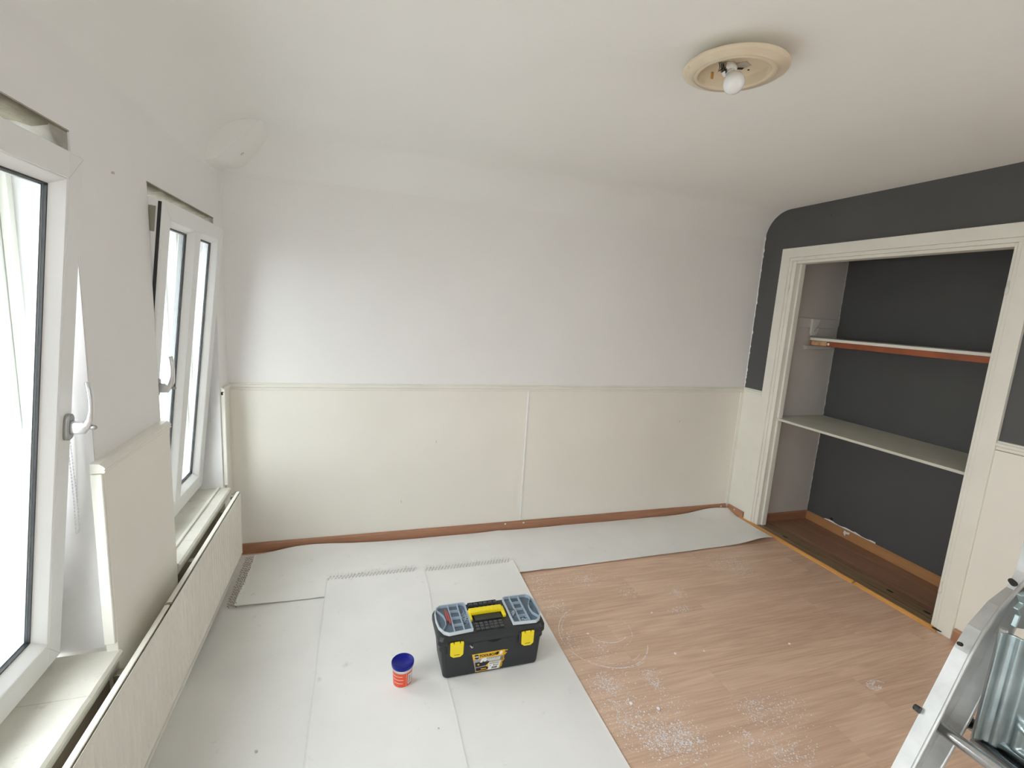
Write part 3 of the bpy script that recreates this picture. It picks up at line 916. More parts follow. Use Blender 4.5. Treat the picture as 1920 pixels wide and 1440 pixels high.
# ---------------------------------------------------------------- radiator
RX, RY0, RY1, RZ0, RZ1 = -0.618, 0.42, 2.835, 0.132, 0.498
rad = thing('radiator', 'long low cream ribbed panel radiator under the windows', 'radiator', (RX, (RY0 + RY1) / 2, 0.0))
b = MB()
pit = 0.0333
cols = []
y = RY0
N = int((RY1 - RY0 - 0.03) / pit)
offs = [(0.0, 0), (0.008, 0), (0.0150, 1), (0.0200, 1), (0.0270, 0)]
ys = [(RY0, 0)]
for i in range(N):
    base = RY0 + 0.020 + i * pit
    ys += [(base + o_, d_) for (o_, d_) in offs]
ys.append((RY1, 0))
zs = [(RZ0, 0), (RZ0 + 0.018, 0), (RZ0 + 0.032, 1), (RZ1 - 0.040, 1), (RZ1 - 0.026, 0), (RZ1 - 0.008, 0), (RZ1 - 0.002, -0.6), (RZ1, -1.2)]
nb = bmesh.new()
gr = [[nb.verts.new((RX - (0.0066 * d_ * e_ if e_ > 0 else -0.003 * e_ * -1 * 1.0 if e_ < 0 else 0), yy, z)) for (z, e_) in zs] for (yy, d_) in ys]
for i in range(len(ys) - 1):
    for j in range(len(zs) - 1):
        nb.faces.new([gr[i][j], gr[i + 1][j], gr[i + 1][j + 1], gr[i][j + 1]])
b.merge(nb)
b.box(RX - 0.022, RX - 0.0125, RY0, RY1, RZ0, RZ1 - 0.001, 0.003, 1)
b.box(RX - 0.016, RX - 0.0005, RY1 - 0.003, RY1 + 0.0008, RZ0, RZ1 - 0.002, 0.001, 1)
b.box(RX - 0.016, RX - 0.0035, RY0, RY1, RZ1 - 0.004, RZ1 + 0.001, 0.0015, 1)
b.box(RX - 0.016, RX - 0.0005, RY0, RY1, RZ0 - 0.001, RZ0 + 0.004, 0.0015, 1)
b.build('front_panel', 'rad', rad)
b = MB(); b.tube([(RX - 0.035, RY1 - 0.02, RZ1 - 0.03), (RX - 0.035, RY1 + 0.02, RZ1 - 0.03), (RX - 0.035, RY1 + 0.055, RZ1 - 0.03)], [0.012, 0.014, 0.011], 12)
b.tube([(RX - 0.035, RY1 + 0.045, RZ1 - 0.03), (RX - 0.035, RY1 + 0.05, 0.20), (RX - 0.035, RY1 + 0.05, 0.060)], 0.0075, 10)
b.build('valve', 'steel', rad)
for y in (0.9, 1.55, 2.2, 2.7):
    b = MB(); b.box(-0.6865, RX - 0.022, y - 0.015, y + 0.015, RZ0 + 0.03, RZ1 - 0.05, 0.002, 1)
    b.build('wall_bracket', 'steel', rad)
b = MB(); b.box(RX - 0.018, RX + 0.0005, 1.795, 1.806, RZ1 - 0.003, RZ1 + 0.0035, 0.001, 1); b.build('top_clip', 'steel', rad)
b = MB(); b.tube([(RX - 0.03, 0.6, 0.06), (RX - 0.03, 2.0, 0.055), (RX - 0.03, RY1, 0.06)], 0.0085, 10); b.build('pipe', 'trimw', rad)

# ---------------------------------------------------------------- blind chains
def chain(y, x, ztop, zlow, name_label, dy=0.014):
    b = MB()
    pts = []
    n = int((ztop - zlow) / 0.010)
    for i in range(n + 1):
        pts.append((x, y + 0.002 * math.sin(i * .2), ztop - (ztop - zlow) * i / n))
    for i in range(1, 6):
        a = PI * i / 6
        pts.append((x, y + dy / 2 - dy / 2 * math.cos(a), zlow - dy * .6 * math.sin(a)))
    for i in range(n + 1):
        pts.append((x, y + dy + 0.004 * math.sin(i * .13 + 1), zlow + (ztop - zlow) * i / n))
    for p in pts:
        b.lathe([(0, -.0024), (.0021, -.0012), (.0021, .0012), (0, .0024)], 6, Matrix.Translation(p))
    b.tube(pts, 0.0006, 4)
    tag(b.build('bead_chain', 'chain'), name_label, 'blind chain', 'blind cords beside the windows')
chain(1.596, -0.772, 1.70, 0.885, 'clear bead chain hanging beside the left window handle')
chain(2.912, -0.770, 1.60, 0.885, 'clear bead chain hanging right of the further window')

# ---------------------------------------------------------------- papers on the floor
def sheet(name, x0, x1, y0, y1, zf, label, ef=None, step=0.03, curl=(0, 0, 0, 0)):
    # curl: how far the left, right, front and back edges curl up
    b = MB()
    nx = max(2, int((x1 - x0) / step)); ny = max(2, int((y1 - y0) / step))
    g = []
    def params(n, w):
        e_ = [0, .004 / w, .010 / w]
        return e_ + [k / n for k in range(1, n)] + [1 - q for q in reversed(e_)]
    ss_, tt_ = params(nx, x1 - x0), params(ny, y1 - y0)
    nx, ny = len(ss_) - 1, len(tt_) - 1
    lift = lambda q, w: max(0, 1 - q * w / .010) ** 2
    for s in ss_:
        rw = []
        for t in tt_:
            x = x0 + (x1 - x0) * s; y = y0 + (y1 - y0) * t
            if ef:
                dx, dy = ef(s, t, x, y); x += dx; y += dy
            zz_ = zf(s, t, x, y) + curl[0] * lift(s, x1 - x0) + curl[1] * lift(1 - s, x1 - x0) + curl[2] * lift(t, y1 - y0) + curl[3] * lift(1 - t, y1 - y0)
            rw.append(b.bm.verts.new((x, y, zz_)))
        g.append(rw)
    for i in range(nx):
        for j in range(ny):
            f = b.bm.faces.new([g[i][j], g[i + 1][j], g[i + 1][j + 1], g[i][j + 1]]); f.smooth = True
    o = b.build(name, 'paper')
    tag(o, label, 'paper sheet')
    return o
def wr_(x, y, a=0.0012, k=3.5): return a * (1 + fbm(x * k, y * k))
def bumpf(v, c, w): return math.exp(-((v - c) / w) ** 2)
sheet('lining_paper', -0.69, -0.10, 0.55, 3.05, lambda s, t, x, y: 0.0012 + wr_(x, y, .0010) * (0.3 + 0.7 * s), 'white lining paper lying along the radiator, under the others')
def z_back(s, t, x, y):
    z = 0.0042 + wr_(x, y, 0.0010, 4)
    z += 0.009 * bumpf(s, 0.0, 0.05) * (1 - t) ** 2            # lifted front edge at the left
    z += 0.024 * max(0, (t - 0.82) / 0.18) ** 1.5 * bumpf(s, 0.09, 0.07)
    z += 0.034 * max(0, (t - 0.8) / 0.2) ** 1.3 * bumpf(s, 0.96, 0.07)
    z += 0.026 * (1 - t) ** 2 * bumpf(s, 0.97, 0.05)
    z += 0.003 * bumpf(s, 0.43, 0.03) + 0.002 * bumpf(s + .04 * t, 0.47, 0.008)
    return z
def e_back(s, t, x, y):
    dy = 0.0
    if t > 0.5:
        k = (t - 0.5) * 2
        dy += k * (-0.035 * bumpf(s, 0.0, 0.035) + 0.004 * fbm(x * 3, 7) - 0.004)
    dx = (0.012 * fbm(y * 6, 3) - 0.006) * max(0, 1 - 8 * s) + (-0.04 * (1 - t) * max(0, 8 * s - 7) if s > 0.87 else 0)
    if t < 0.5: dy += (1 - 2 * t) * (0.045 * s ** 2 + 0.003 * fbm(x * 4, 2))
    return dx, dy
back = sheet('lining_paper', -0.585, 3.000, 2.500, 3.062, z_back, 'long strip of dusty white paper along the back wall', e_back, 0.025, (.003, 0, .003, .001))
def z_mid(s, t, x, y):
    z = 0.0085 + wr_(x, y, 0.0010, 4) + 0.004 * bumpf(t, 1.0, 0.02) * 0.3
    if x < -0.05 and y > 2.2: z += 0.004 * bumpf(x, -0.12, 0.03) * min(1, (y - 2.2) * 4)
    return z
mid = sheet('lining_paper', -0.172, 0.44, 0.55, 2.665, z_mid, 'white paper strip under the small tub, left of the tool box', lambda s, t, x, y: ((0.010 * t + 0.004 * fbm(y * 2, 1)) if s < 0.5 else 0, 0.0), 0.03, (.0035, 0, 0, .003))
def z_r(s, t, x, y):
    z = 0.0115 + wr_(x, y, 0.0008, 4)
    z += 0.0005 * bumpf(s, 0, 0.04) + 0.003 * bumpf(s, 0.02, 0.05) * bumpf(t, 1.0, 0.07)
    z += 0.006 * bumpf(s, 1.0, 0.05) * bumpf(t, 0.97, 0.05)
    return max(z - 0.009 * max(0, (x - 0.82) / 0.13) * min(1, max(0, (2.45 - y) / .25)), 0.0015)
def e_r(s, t, x, y):
    return ((1 - s) * (0.014 * bumpf(y, 2.45, 0.2) + 0.006 * fbm(y * 1.7, 8)) + s * 0.004 * math.sin(y * 3), 0)
rgt = sheet('lining_paper', 0.372, 0.938, 0.55, 2.640, z_r, 'white paper strip under the black tool box, beside the bare floor', e_r, 0.03, (.0024, .001, 0, .004))

# torn perforated fringes (rows of tiny lifted tabs, the darker ones painting their shadows)
def fringe(p0, p1, side, parent, rows, z, pitch=0.011, length=0.016, mt='paper', slant=0.0):
    p0, p1 = Vector((*p0, 0)), Vector((*p1, 0))
    d = (p1 - p0); n = int(d.length / pitch); d.normalize()
    s = Vector((*side, 0)).normalized()
    b = MB()
    for r in range(rows):
        for i in range(n):
            o = p0 + d * (i + 0.5 * (r % 2)) * pitch + s * (r * length * 1.05 + random.uniform(-.002, .002))
            o.z = z
            dd = (s + d * slant).normalized() * length * random.uniform(0.75, 1.2)
            wv = d * pitch * 0.20
            up = Vector((0, 0, random.uniform(0.006, 0.012)))
            a, c, e = o, o + dd * 0.5 + up, o + dd + up * random.uniform(-0.2, 0.9)
            b.quad(a - wv, a + wv, c + wv * .9, c - wv * .9)
            b.quad(c - wv * .9, c + wv * .9, e + wv * .5, e - wv * .5)
    o = b.build('torn_fringe', mt, parent)
    o['kind'] = 'stuff'
    return o
fringe((-0.580, 2.502), (-0.590, 3.02), (-1, 0.05), back, 3, 0.006, 0.022, 0.017, 'cutshade', slant=0.5)
fringe((-0.162, 2.655), (0.355, 2.655), (0, 1), mid, 3, 0.0100, 0.019, 0.019, slant=1.0)
fringe((0.385, 2.632), (0.938, 2.632), (0, 1), rgt, 3, 0.0130, 0.019, 0.020, slant=1.0)
fringe((-0.155, 2.650), (0.355, 2.650), (0, 1), mid, 2, 0.0103, 0.019, 0.018, 'gapshade', slant=0.8)
fringe((0.392, 2.628), (0.938, 2.628), (0, 1), rgt, 2, 0.0133, 0.019, 0.018, 'gapshade', slant=0.8)

# ---------------------------------------------------------------- plaster dust and scratches on the laminate
b = MB()
def flake(x, y, s, z=0.0006):
    a = random.random() * PI
    k = random.uniform(0.25, 1.0)
    n = random.choice((3, 4, 5))
    vs = []
    for i in range(n):
        t = a + 2 * PI * i / n
        u, v = math.cos(t) * s * random.uniform(.6, 1.2), math.sin(t) * s * k * random.uniform(.6, 1.2)
        ca, sa = math.cos(a), math.sin(a)
        vs.append(b.bm.verts.new((x + u * ca - v * sa, y + u * sa + v * ca, z + random.random() * s * 0.3)))
    b.bm.faces.new(vs)
def cluster(cx, cy, rx, ry, n, smin=0.0007, smax=0.0050, ang=0.0):
    for _ in range(int(n * 2.4)):
        u, v = random.gauss(0, rx), random.gauss(0, ry)
        x, y = cx + u * math.cos(ang) - v * math.sin(ang), cy + u * math.sin(ang) + v * math.cos(ang)
        if x < 0.955 + 0.0 * y or x > 2.97 or (y > 2.50): continue
        flake(x, y, smin + (smax - smin) * random.random() ** 4)
for c in [(1.14, 1.31, .075, .045, 900), (1.21, 1.27, .05, .04, 500), (1.05, 1.60, .04, .04, 420), (1.03, 1.44, .05, .05, 260), (1.06, 1.40, .09, .08, 320),
          (1.26, 1.60, .02, .03, 120), (1.26, 1.54, .02, .02, 90), (2.40, 2.30, .05, .06, 260), (2.30, 2.36, .10, .05, 220), (1.33, 2.37, .07, .03, 160),
          (1.52, 2.19, .03, .03, 110), (1.80, 2.12, .025, .03, 110), (1.72, 1.98, .035, .02, 100), (1.02, 2.14, .04, .06, 260), (1.05, 2.38, .06, .05, 240),
          (1.0, 1.88, .03, .05, 120), (1.12, 1.80, .03, .04, 130), (1.60, 1.33, .06, .035, 260), (1.72, 1.28, .06, .04, 160), (1.52, 1.16, .09, .05, 300),
          (1.45, 1.22, .04, .04, 120), (1.60, 1.12, .04, .03, 120), (1.8, 1.34, .04, .02, 60), (1.25, 1.42, .06, .05, 140)]:
    cluster(*c)
for _ in range(900):
    cluster(random.uniform(0.97, 2.0), random.uniform(1.1, 2.45), .06, .06, 1, .0004, .0018)
for _ in range(160):
    cluster(random.uniform(0.97, 2.9), random.uniform(1.1, 2.5), .06, .06, 1, .0004, .0016)
b.build('loose_dust', 'dust').name = 'plaster_dust'
dust = bpy.data.objects['plaster_dust']; dust['kind'] = 'stuff'
tag(dust, 'white plaster dust and flakes scattered over the brown laminate floor', 'dust')

# smeared trowel and shoe marks: thin broken ribbons
b = MB()
def arc(cx, cy, r, a0, a1, w=0.0016, gap=0.25, ry=None):
    ry = ry or r
    n = max(6, int(abs(a1 - a0) * r / 0.008))
    for i in range(n):
        if random.random() < gap: continue
        p = []
        for t in (i / n, (i + 1) / n):
            a = a0 + (a1 - a0) * t
            p.append((cx + r * math.cos(a), cy + ry * math.sin(a), math.cos(a), math.sin(a)))
        ww = w * random.uniform(.4, 1.1)
        (x0, y0, c0, s0), (x1, y1, c1, s1) = p
        b.quad((x0 - c0 * ww, y0 - s0 * ww, .0007), (x0 + c0 * ww, y0 + s0 * ww, .0007), (x1 + c1 * ww, y1 + s1 * ww, .0007), (x1 - c1 * ww, y1 - s1 * ww, .0007))
arc(1.20, 1.90, .235, PI * .62, PI * 1.62, .0014, .25)
arc(1.20, 1.90, .22, PI * .7, PI * 1.1, .0010, .3)
arc(1.19, 1.87, .20, PI * 1.2, PI * 1.85, .0018, .1)
arc(1.19, 1.87, .175, PI * 1.25, PI * 1.7, .0012, .2)
arc(1.22, 1.95, .12, PI * 1.15, PI * 1.7, .0018, .05)
arc(1.21, 1.93, .14, PI * 1.5, PI * 2.15, .0010, .3)
for k in range(7):                                          # smeared print near the ladder
    arc(2.262, 1.300, .050 - .006 * k, 0.3 * k, 0.3 * k + 4.2, .0016, .35, .028 - .0035 * k)
for _ in range(180):
    cx, cy = random.choice([(1.08, 1.33), (1.05, 1.6), (2.38, 2.33), (1.61, 1.33), (1.52, 1.15), (1.33, 2.37), (1.26, 1.57), (1.02, 1.44)])
    x, y = cx + random.gauss(0, .05), cy + random.gauss(0, .045)
    if x < 0.96: continue
    arc(x, y, random.uniform(.006, .03), random.random() * 6, random.random() * 6, .0007, .3)
sm = b.build('dust_smear', 'dust'); sm['kind'] = 'stuff'
tag(sm, 'curved white scrape and smear marks on the brown laminate floor', 'dust marks')

# larger crumbs one could pick up
crumbs = [(1.463, 1.689, .007, 'white plaster crumb on the floor, nearer the tub of two in the middle'), (1.616, 1.671, .006, 'round white crumb on the floor, right of the two in the middle'),
          (2.092, 1.613, .007, 'lone round white crumb far right on the bare floor'), (1.534, 1.99, .006, 'pale crumb on the floor midway to the back strip'),
          (1.11, 1.915, .007, 'white crumb just right of the tool box on the laminate'), (1.09, 1.48, .009, 'flat white flake right of the bottom paper edge'),
          (1.19, 1.43, .009, 'larger white flake left of the dust patches near the bottom')]
for (x, y, s, lb) in crumbs:
    nb = bmesh.new()
    bmesh.ops.create_icosphere(nb, subdivisions=1, radius=s)
    for v in nb.verts:
        v.co *= random.uniform(.75, 1.15); v.co.z *= .55
    b = MB(); b.merge(nb, Matrix.Translation((x, y, s * .4)))
    o = b.build('plaster_crumb', 'dust'); o.location.z = 0.0006
    tag(o, lb, 'crumb', 'plaster crumbs on the floor')
for (px, py, s, lb) in ((0.30, 1.55, .004, 'tiny grey crumb on the middle paper below the tub'), (-0.33, 1.62, .006, 'grey crumb on the paper near the radiator'), (0.02, 1.42, .005, 'dark grit grain near the bottom of the middle paper')):
    nb = bmesh.new()
    bmesh.ops.create_icosphere(nb, subdivisions=1, radius=s)
    for v in nb.verts:
        v.co *= random.uniform(.75, 1.15); v.co.z *= .6
    b = MB(); b.merge(nb, Matrix.Translation((px, py, .01)))
    o = b.build('plaster_crumb', 'rough'); o.location.z = 0.0098 if px > -.15 else 0.0028
    tag(o, lb, 'crumb', 'plaster crumbs on the floor')

# ---------------------------------------------------------------- tool box
BX, BY, BZ = 0.570, 1.880, 0.0162
tb = thing('tool_box', 'black plastic tool box with yellow handle, latches and label', 'tool box', (BX, BY, BZ))
def rrect(hx, y0, y1, z, r, n=5, cx=0.0):
    out = []
    for (sx_, sy_, a0) in ((1, 1, 0), (-1, 1, PI / 2), (-1, -1, PI), (1, -1, 1.5 * PI)):
        ccx = cx + sx_ * (hx - r); ccy = (y1 - r) if sy_ > 0 else (y0 + r)
        for i in range(n + 1):
            a = a0 + PI / 2 * i / n
            out.append((BX + ccx + r * math.cos(a), BY + ccy + r * math.sin(a), BZ + z))
    return out
b = MB()
secs = [(.210, -.099, .080, .000, .018), (.214, -.102, .083, .003, .020), (.216, -.1025, .084, .010, .020), (.228, -.103, .092, .130, .022), (.234, -.105, .096, .131, .022), (.234, -.105, .096, .152, .022)]
b.loft([rrect(hx, y0, y1, z, r) for (hx, y0, y1, z, r) in secs])
b.build('body', 'tbblack', tb)
for sgn in (-1, 1):
    for yy in (-.06, -.02, .02, .055):
        b = MB(); b.prism([(BX + sgn * .211, BY + yy - .004, BZ + .012), (BX + sgn * .211, BY + yy + .004, BZ + .012), (BX + sgn * .2265, BY + yy + .004, BZ + .128), (BX + sgn * .2265, BY + yy - .004, BZ + .128)], (sgn * .004, 0, 0), .001, 1)
        b.build('side_rib', 'tbblack', tb)
b = MB()
secs = [(.238, -.106, .100, .1535, .024), (.242, -.110, .104, .160, .026), (.242, -.110, .104, .182, .028), (.236, -.104, .100, .196, .030), (.232, -.100, .097, .198, .030)]
b.loft([rrect(hx, y0, y1, z, r) for (hx, y0, y1, z, r) in secs])
ld = b.build('lid', 'tbblack', tb)
b = MB()                                                   # finger notch lip in the middle of the lid's front
b.tube([(BX + .005 + .030 * math.cos(a), BY - .109, BZ + .158 - .012 * math.sin(a)) for a in [PI * i / 10 for i in range(11)]], .0022, 6)
b.build('finger_notch', 'tbblack', ld)
# raised pads (front) and slots (rear) of the lid's centre
for r in range(3):
    for c in range(6):
        x = BX - .066 + c * .0215 + r * .003 * 0; y = BY - .050 - r * .0175
        b = MB(); b.box(x - .0088, x + .0088, y - .0068, y + .0068, BZ + .1975, BZ + .2035, .0015, 1)
        b.build('grip_pad', 'tbpad', ld)
for c in range(6):
    x = BX - .062 + c * .0235
    b = MB(); b.box(x - .0095, x + .0095, BY + .080, BY + .094, BZ + .1975, BZ + .204, .0015, 1); b.build('bit_slot', 'tbpad', ld)
b = MB(); b.box(BX - .075, BX + .062, BY + .068, BY + .0745, BZ + .1975, BZ + .206, .002, 1); b.box(BX - .075, BX + .062, BY + .096, BY + .0995, BZ + .193, BZ + .204, .001, 1)
b.build('slot_rail', 'tbblack', ld)
b = MB(); b.box(BX - .068, BX + .056, BY - .036, BY + .004, BZ + .1975, BZ + .207, .002, 1); b.build('handle_rest', 'tbblack', ld)
# organisers
for side in (-1, 1):
    xi, xo = (0.090, 0.232)
    def X(v): return BX + side * v
    def org_outline(z, ins=0.0):
        pts = [(xi + ins, -.094 + ins), (.196 - ins * .3, -.101 + ins), (.216 - ins * .6, -.088 + ins), (.234 - ins, -.050), (.239 - ins, .0), (.236 - ins, .050), (.226 - ins * .7, .080 - ins * .5), (.208 - ins * .3, .096 - ins), (xi + .012 + ins, .097 - ins), (xi + .003 + ins, .093 - ins), (xi + ins, .084 - ins), (xi + ins, -.086 + ins)]
        return [(X(a), BY + c, BZ + z) for (a, c) in pts]
    b = MB(); b.loft([org_outline(.1982, .003), org_outline(.2000, .003)])
    tr = b.build('organiser_tray', 'tray', tb)
    b = MB()
    outer, inner = org_outline(.2, 0.0), org_outline(.2, .005)
    n = len(outer)
    for i in range(n):
        j = (i + 1) % n
        o1, o2, i1, i2 = Vector(outer[i]), Vector(outer[j]), Vector(inner[i]), Vector(inner[j])
        up = Vector((0, 0, .0135))
        b.quad(o1, o2, o2 + up, o1 + up); b.quad(o1 + up, o2 + up, i2 + up, i1 + up); b.quad(i1 + up, i2 + up, i2, i1)
    def dv(xa, ya_, xb, yb_, w=.0014):
        p, q = Vector((X(xa), BY + ya_, BZ + .2)), Vector((X(xb), BY + yb_, BZ + .2))
        d_ = (q - p).normalized(); s_ = Vector((-d_.y, d_.x, 0)) * w
        b.prism([p - s_, q - s_, q + s_, p + s_], (0, 0, .0128))
    dv(.127, -.094, .127, .094); dv(.170, -.096, .170, .094)
    for yy in (-.047, 0.0, .047): dv(.127, yy, .170, yy, .0012)
    crv = [(.222, -.078), (.212, -.060), (.200, -.040), (.196, -.010), (.200, .020), (.212, .045), (.224, .062), (.222, .078)]
    for p_, q_ in zip(crv, crv[1:]): dv(*p_, *q_, .0010)
    b.build('divider_frame', 'divider', tb)
    b = MB(); b.loft([org_outline(.2140, .001), org_outline(.2152, .002)])
    b.build('organiser_cover', 'cover', tb)
    if side == -1:
        nb = MB()
        for k in range(60):
            x, y = X(.107 + random.gauss(0, .007)), BY - .005 + random.gauss(0, .018)
            a = random.random() * PI
            z = BZ + .2012 + random.random() * .007
            nb.tube([(x, y, z), (x + .011 * math.cos(a), y + .011 * math.sin(a), z + .001)], [.0011, .0005], 5)
        sb = nb.build('screw_pile', 'divider'); sb['kind'] = 'stuff'
        tag(sb, 'heap of pale plastic plugs in the left organiser of the tool box', 'plugs')
        nb = MB(); nb.tube([(X(.181), BY + .062, BZ + .206), (X(.178), BY + .02, BZ + .206), (X(.177), BY - .03, BZ + .206)], [.004, .0052, .0045], 8)
        nb.tube([(X(.187), BY + .07, BZ + .206), (X(.186), BY + .035, BZ + .2065), (X(.1868), BY - .012, BZ + .206)], [.003, .0045, .004], 8)
        tag(nb.build('pliers', 'redt'), 'small red gripped tool in the left organiser of the tool box', 'tool')
    else:
        nb = MB()
        for k in range(9):
            x = X(.100 + k * .0022)
            nb.tube([(x, BY + .035 - k * .004, BZ + .2025 + .0008 * k), (x + .006, BY - .045 + .003 * k, BZ + .2025 + .0008 * k)], .0012, 6)
        tag(nb.build('drill_bits', 'tube'), 'bundle of thin metal bits in the right organiser of the tool box', 'drill bits')
        nb = MB()
        for k in range(16):
            x, y = X(.148 + random.gauss(0, .007)), BY - .072 + random.gauss(0, .007)
            nb.lathe([(0, 0), (.004, 0), (.004, .002), (0, .002)], 6, Matrix.Translation((x, y, BZ + .201 + random.random() * .006)) @ Matrix.Rotation(random.random(), 4, 'X'))
        q = nb.build('washer_pile', 'divider'); q['kind'] = 'stuff'
        tag(q, 'small pale fittings in the front cell of the right organiser', 'fittings')
# yellow handle folded down
b = MB()
b.box(BX - .086, BX + .070, BY + .004, BY + .036, BZ + .202, BZ + .222, .005, 2)
for k in range(6):
    x = BX - .052 + k * .0195
    b.box(x - .0012, x + .0012, BY + .0035, BY + .0365, BZ + .2015, BZ + .2228, .0008, 1)
for xx in (-.095, .060):
    b.prism([(BX + xx, BY + .034, BZ + .200), (BX + xx + .019, BY + .034, BZ + .200), (BX + xx + .017, BY - .030, BZ + .198), (BX + xx + .003, BY - .030, BZ + .198)], (0, 0, .013), .003, 2)
b.build('handle', 'yellow', tb)
# latches
for xx in (-.164, .153):
    b = MB(); b.box(BX + xx - .040, BX + xx + .036, BY - .1135, BY - .102, BZ + .122, BZ + .172, .004, 2)
    b.build('latch_housing', 'tbblack', tb)
    b = MB()
    sh = [(-.029, .178), (-.015, .180), (-.015, .172), (-.011, .172), (-.011, .180), (.012, .180), (.012, .172), (.016, .172), (.016, .180), (.029, .178), (.028, .120), (.016, .110), (-.014, .110), (-.028, .120)]
    b.prism([(BX + xx + u, BY - .1145 - (.006 if v > .15 else 0) * 0, BZ + v) for u, v in sh], (0, -.007, 0), .0015, 1)
    lt = b.build('latch', 'yellow', tb)
    b = MB(); b.box(BX + xx - .012, BX + xx + .012, BY - .1224, BY - .1212, BZ + .122, BZ + .1235); b.build('latch_mark', 'lblack', lt)
b = MB(); b.tube([(BX - .105, BY - .109, BZ + .146), (BX - .098, BY - .118, BZ + .142), (BX - .092, BY - .110, BZ + .138)], .003, 8)
b.build('lock_eye', 'silver', tb)

# printed label on the front (flat sticker, built as thin layers following the sloped front)
def LP(u, v, w=0.0):
    """u: -1..1 across, v: 0..1 up the label; on the box's sloped front face"""
    z = .008 + v * .088
    yf = -.1025 - (z - .010) / .120 * .0005
    x = (-.0675 - .0195 * v) if u < 0 else (.048 + .026 * v)
    xm = ((-.0675 - .0195 * v) + (.048 + .026 * v)) / 2
    xr = ((.048 + .026 * v) - (-.0675 - .0195 * v)) / 2
    return Vector((BX + xm + u * xr - .006, BY + yf - .0006 - w, BZ + z))
def lquad(b, u0, u1, v0, v1, w):
    b.prism([LP(u0, v0, w - .0003), LP(u1, v0, w - .0003), LP(u1, v1, w - .0003), LP(u0, v1, w - .0003)], (0, -.0003, 0))
b = MB(); lquad(b, -1, .84, 0, 1, .0004)
for k in range(14):                                        # ragged brush-like right side
    v = k / 14
    lquad(b, .80, .90 + .14 * random.random(), v, v + .045, .0004)
lb = b.build('label', 'ylabel', tb)
b = MB()
lquad(b, -.98, .84, .44, .70, .0008)
lquad(b, -.99, -.22, .06, .46, .0009)
lb2 = b.build('label_dark_band', 'lgrey', lb)
b = MB()
b.prism([LP(-.95, .05, .0014), LP(-.2, .04, .0014), LP(.08, .14, .0014), LP(-.2, .24, .0014), LP(-.94, .22, .0014)], (0, -.0003, 0))
b.build('printed_box', 'lblack', lb)
b = MB(); b.prism([LP(-.93, .27, .0014), LP(-.2, .30, .0014), LP(.02, .46, .0014), LP(-.1, .56, .0014), LP(-.92, .52, .0014)], (0, -.0003, 0))
b.build('printed_box', 'lblack', lb)
b = MB()
for k in range(9):
    lquad(b, .72, .84 + .12 * random.random(), .46 + k * .025, .468 + k * .025, .0013)
b.build('brush_strokes', 'lblack', lb)['kind'] = 'stuff'
b = MB()
lquad(b, -.58, -.20, .11, .15, .002); b.build('printed_handle', 'ylabel', lb)
b = MB(); lquad(b, -.78, -.66, .37, .44, .002); b.build('printed_latch', 'ylabel', lb)
b = MB()
lquad(b, -.04, .80, .02, .42, .0020)
for (u, v, t_) in ((-.62, .50, .14), (-.38, .52, .02)):
    b.prism([LP(u, v, .002), LP(u + .16, v, .002), LP(u + .18 + t_, v + .22, .002), LP(u + .02 + t_, v + .22, .002)], (0, -.0003, 0))
lw_ = b.build('price_sticker', 'lwhite', lb)
b = MB()
u = .22
while u < .62:
    wd = random.choice((.010, .016, .026)); lquad(b, u, u + wd, .06, .17, .0026); u += wd + random.choice((.012, .018))
lquad(b, .32, .40, .22, .27, .0026)
for k in range(6): lquad(b, .43 + k * .045, .46 + k * .045, .225, .26, .0026)
lquad(b, .06, .15, .225, .245, .0026)
for k in range(3): lquad(b, .02, .70, .33 + k * .025, .336 + k * .025, .0026)
b.build('barcode', 'lblack', lb)
b = MB()                                                   # round emblems
def disc(b, u, v, ru, rv, w, n=20):
    b.prism([LP(u + ru * math.cos(2 * PI * k / n), v + rv * math.sin(2 * PI * k / n), w) for k in range(n)], (0, -.0003, 0))
disc(b, -.76, .84, .145, .125, .0014)
b.build('emblem', 'lblack', lb)
b = MB(); disc(b, .44, .87, .085, .09, .0014); b.build('round_mark', 'lblack', lb)
b = MB(); disc(b, .66, .87, .085, .09, .0014); b.build('round_mark', 'lwhite', lb)
for k in range(9):                                         # grey brushed lettering band
    pass
b = MB()
for k in range(8):
    u0 = -.22 + k * .115
    h0 = .49; h1 = .66
    b.prism([LP(u0, h0, .0014), LP(u0 + .03, h0, .0014), LP(u0 + .075, h1, .0014), LP(u0 + .045, h1, .0014)], (0, -.0003, 0))
    b.prism([LP(u0 + .075, h1, .0014), LP(u0 + .1, h1, .0014), LP(u0 + .1, h0, .0014), LP(u0 + .075, h0, .0014)], (0, -.0003, 0))
    lquad(b, u0 + .02, u0 + .1, .55, .58, .0014)
b.build('brushed_lettering', 'lwhite', lb)
def text(txt, size, pos, xdir, updir, mt, name, parent, ext=0.0002, bold=0.0, sx=1.0):
    cu = bpy.data.curves.new(name, 'FONT'); cu.body = txt; cu.size = size; cu.extrude = ext; cu.align_x = 'CENTER'; cu.align_y = 'CENTER'; cu.offset = bold
    to = bpy.data.objects.new(name, cu); COL.objects.link(to)
    dg = bpy.context.evaluated_depsgraph_get()
    me = bpy.data.meshes.new_from_object(to.evaluated_get(dg)); 
    bpy.data.objects.remove(to)
    x = Vector(xdir).normalized(); u = Vector(updir).normalized(); n = x.cross(u)
    mm = Matrix((x * sx, u, n)).transposed().to_4x4()
    me.transform(mm)
    me.materials.clear(); me.materials.append(MT[mt])
    o = bpy.data.objects.new(name, me); COL.objects.link(o)
    o.parent = parent; o.location = Vector(pos) - wpos(parent)
    return o
fu = LP(0, 1) - LP(0, 0)
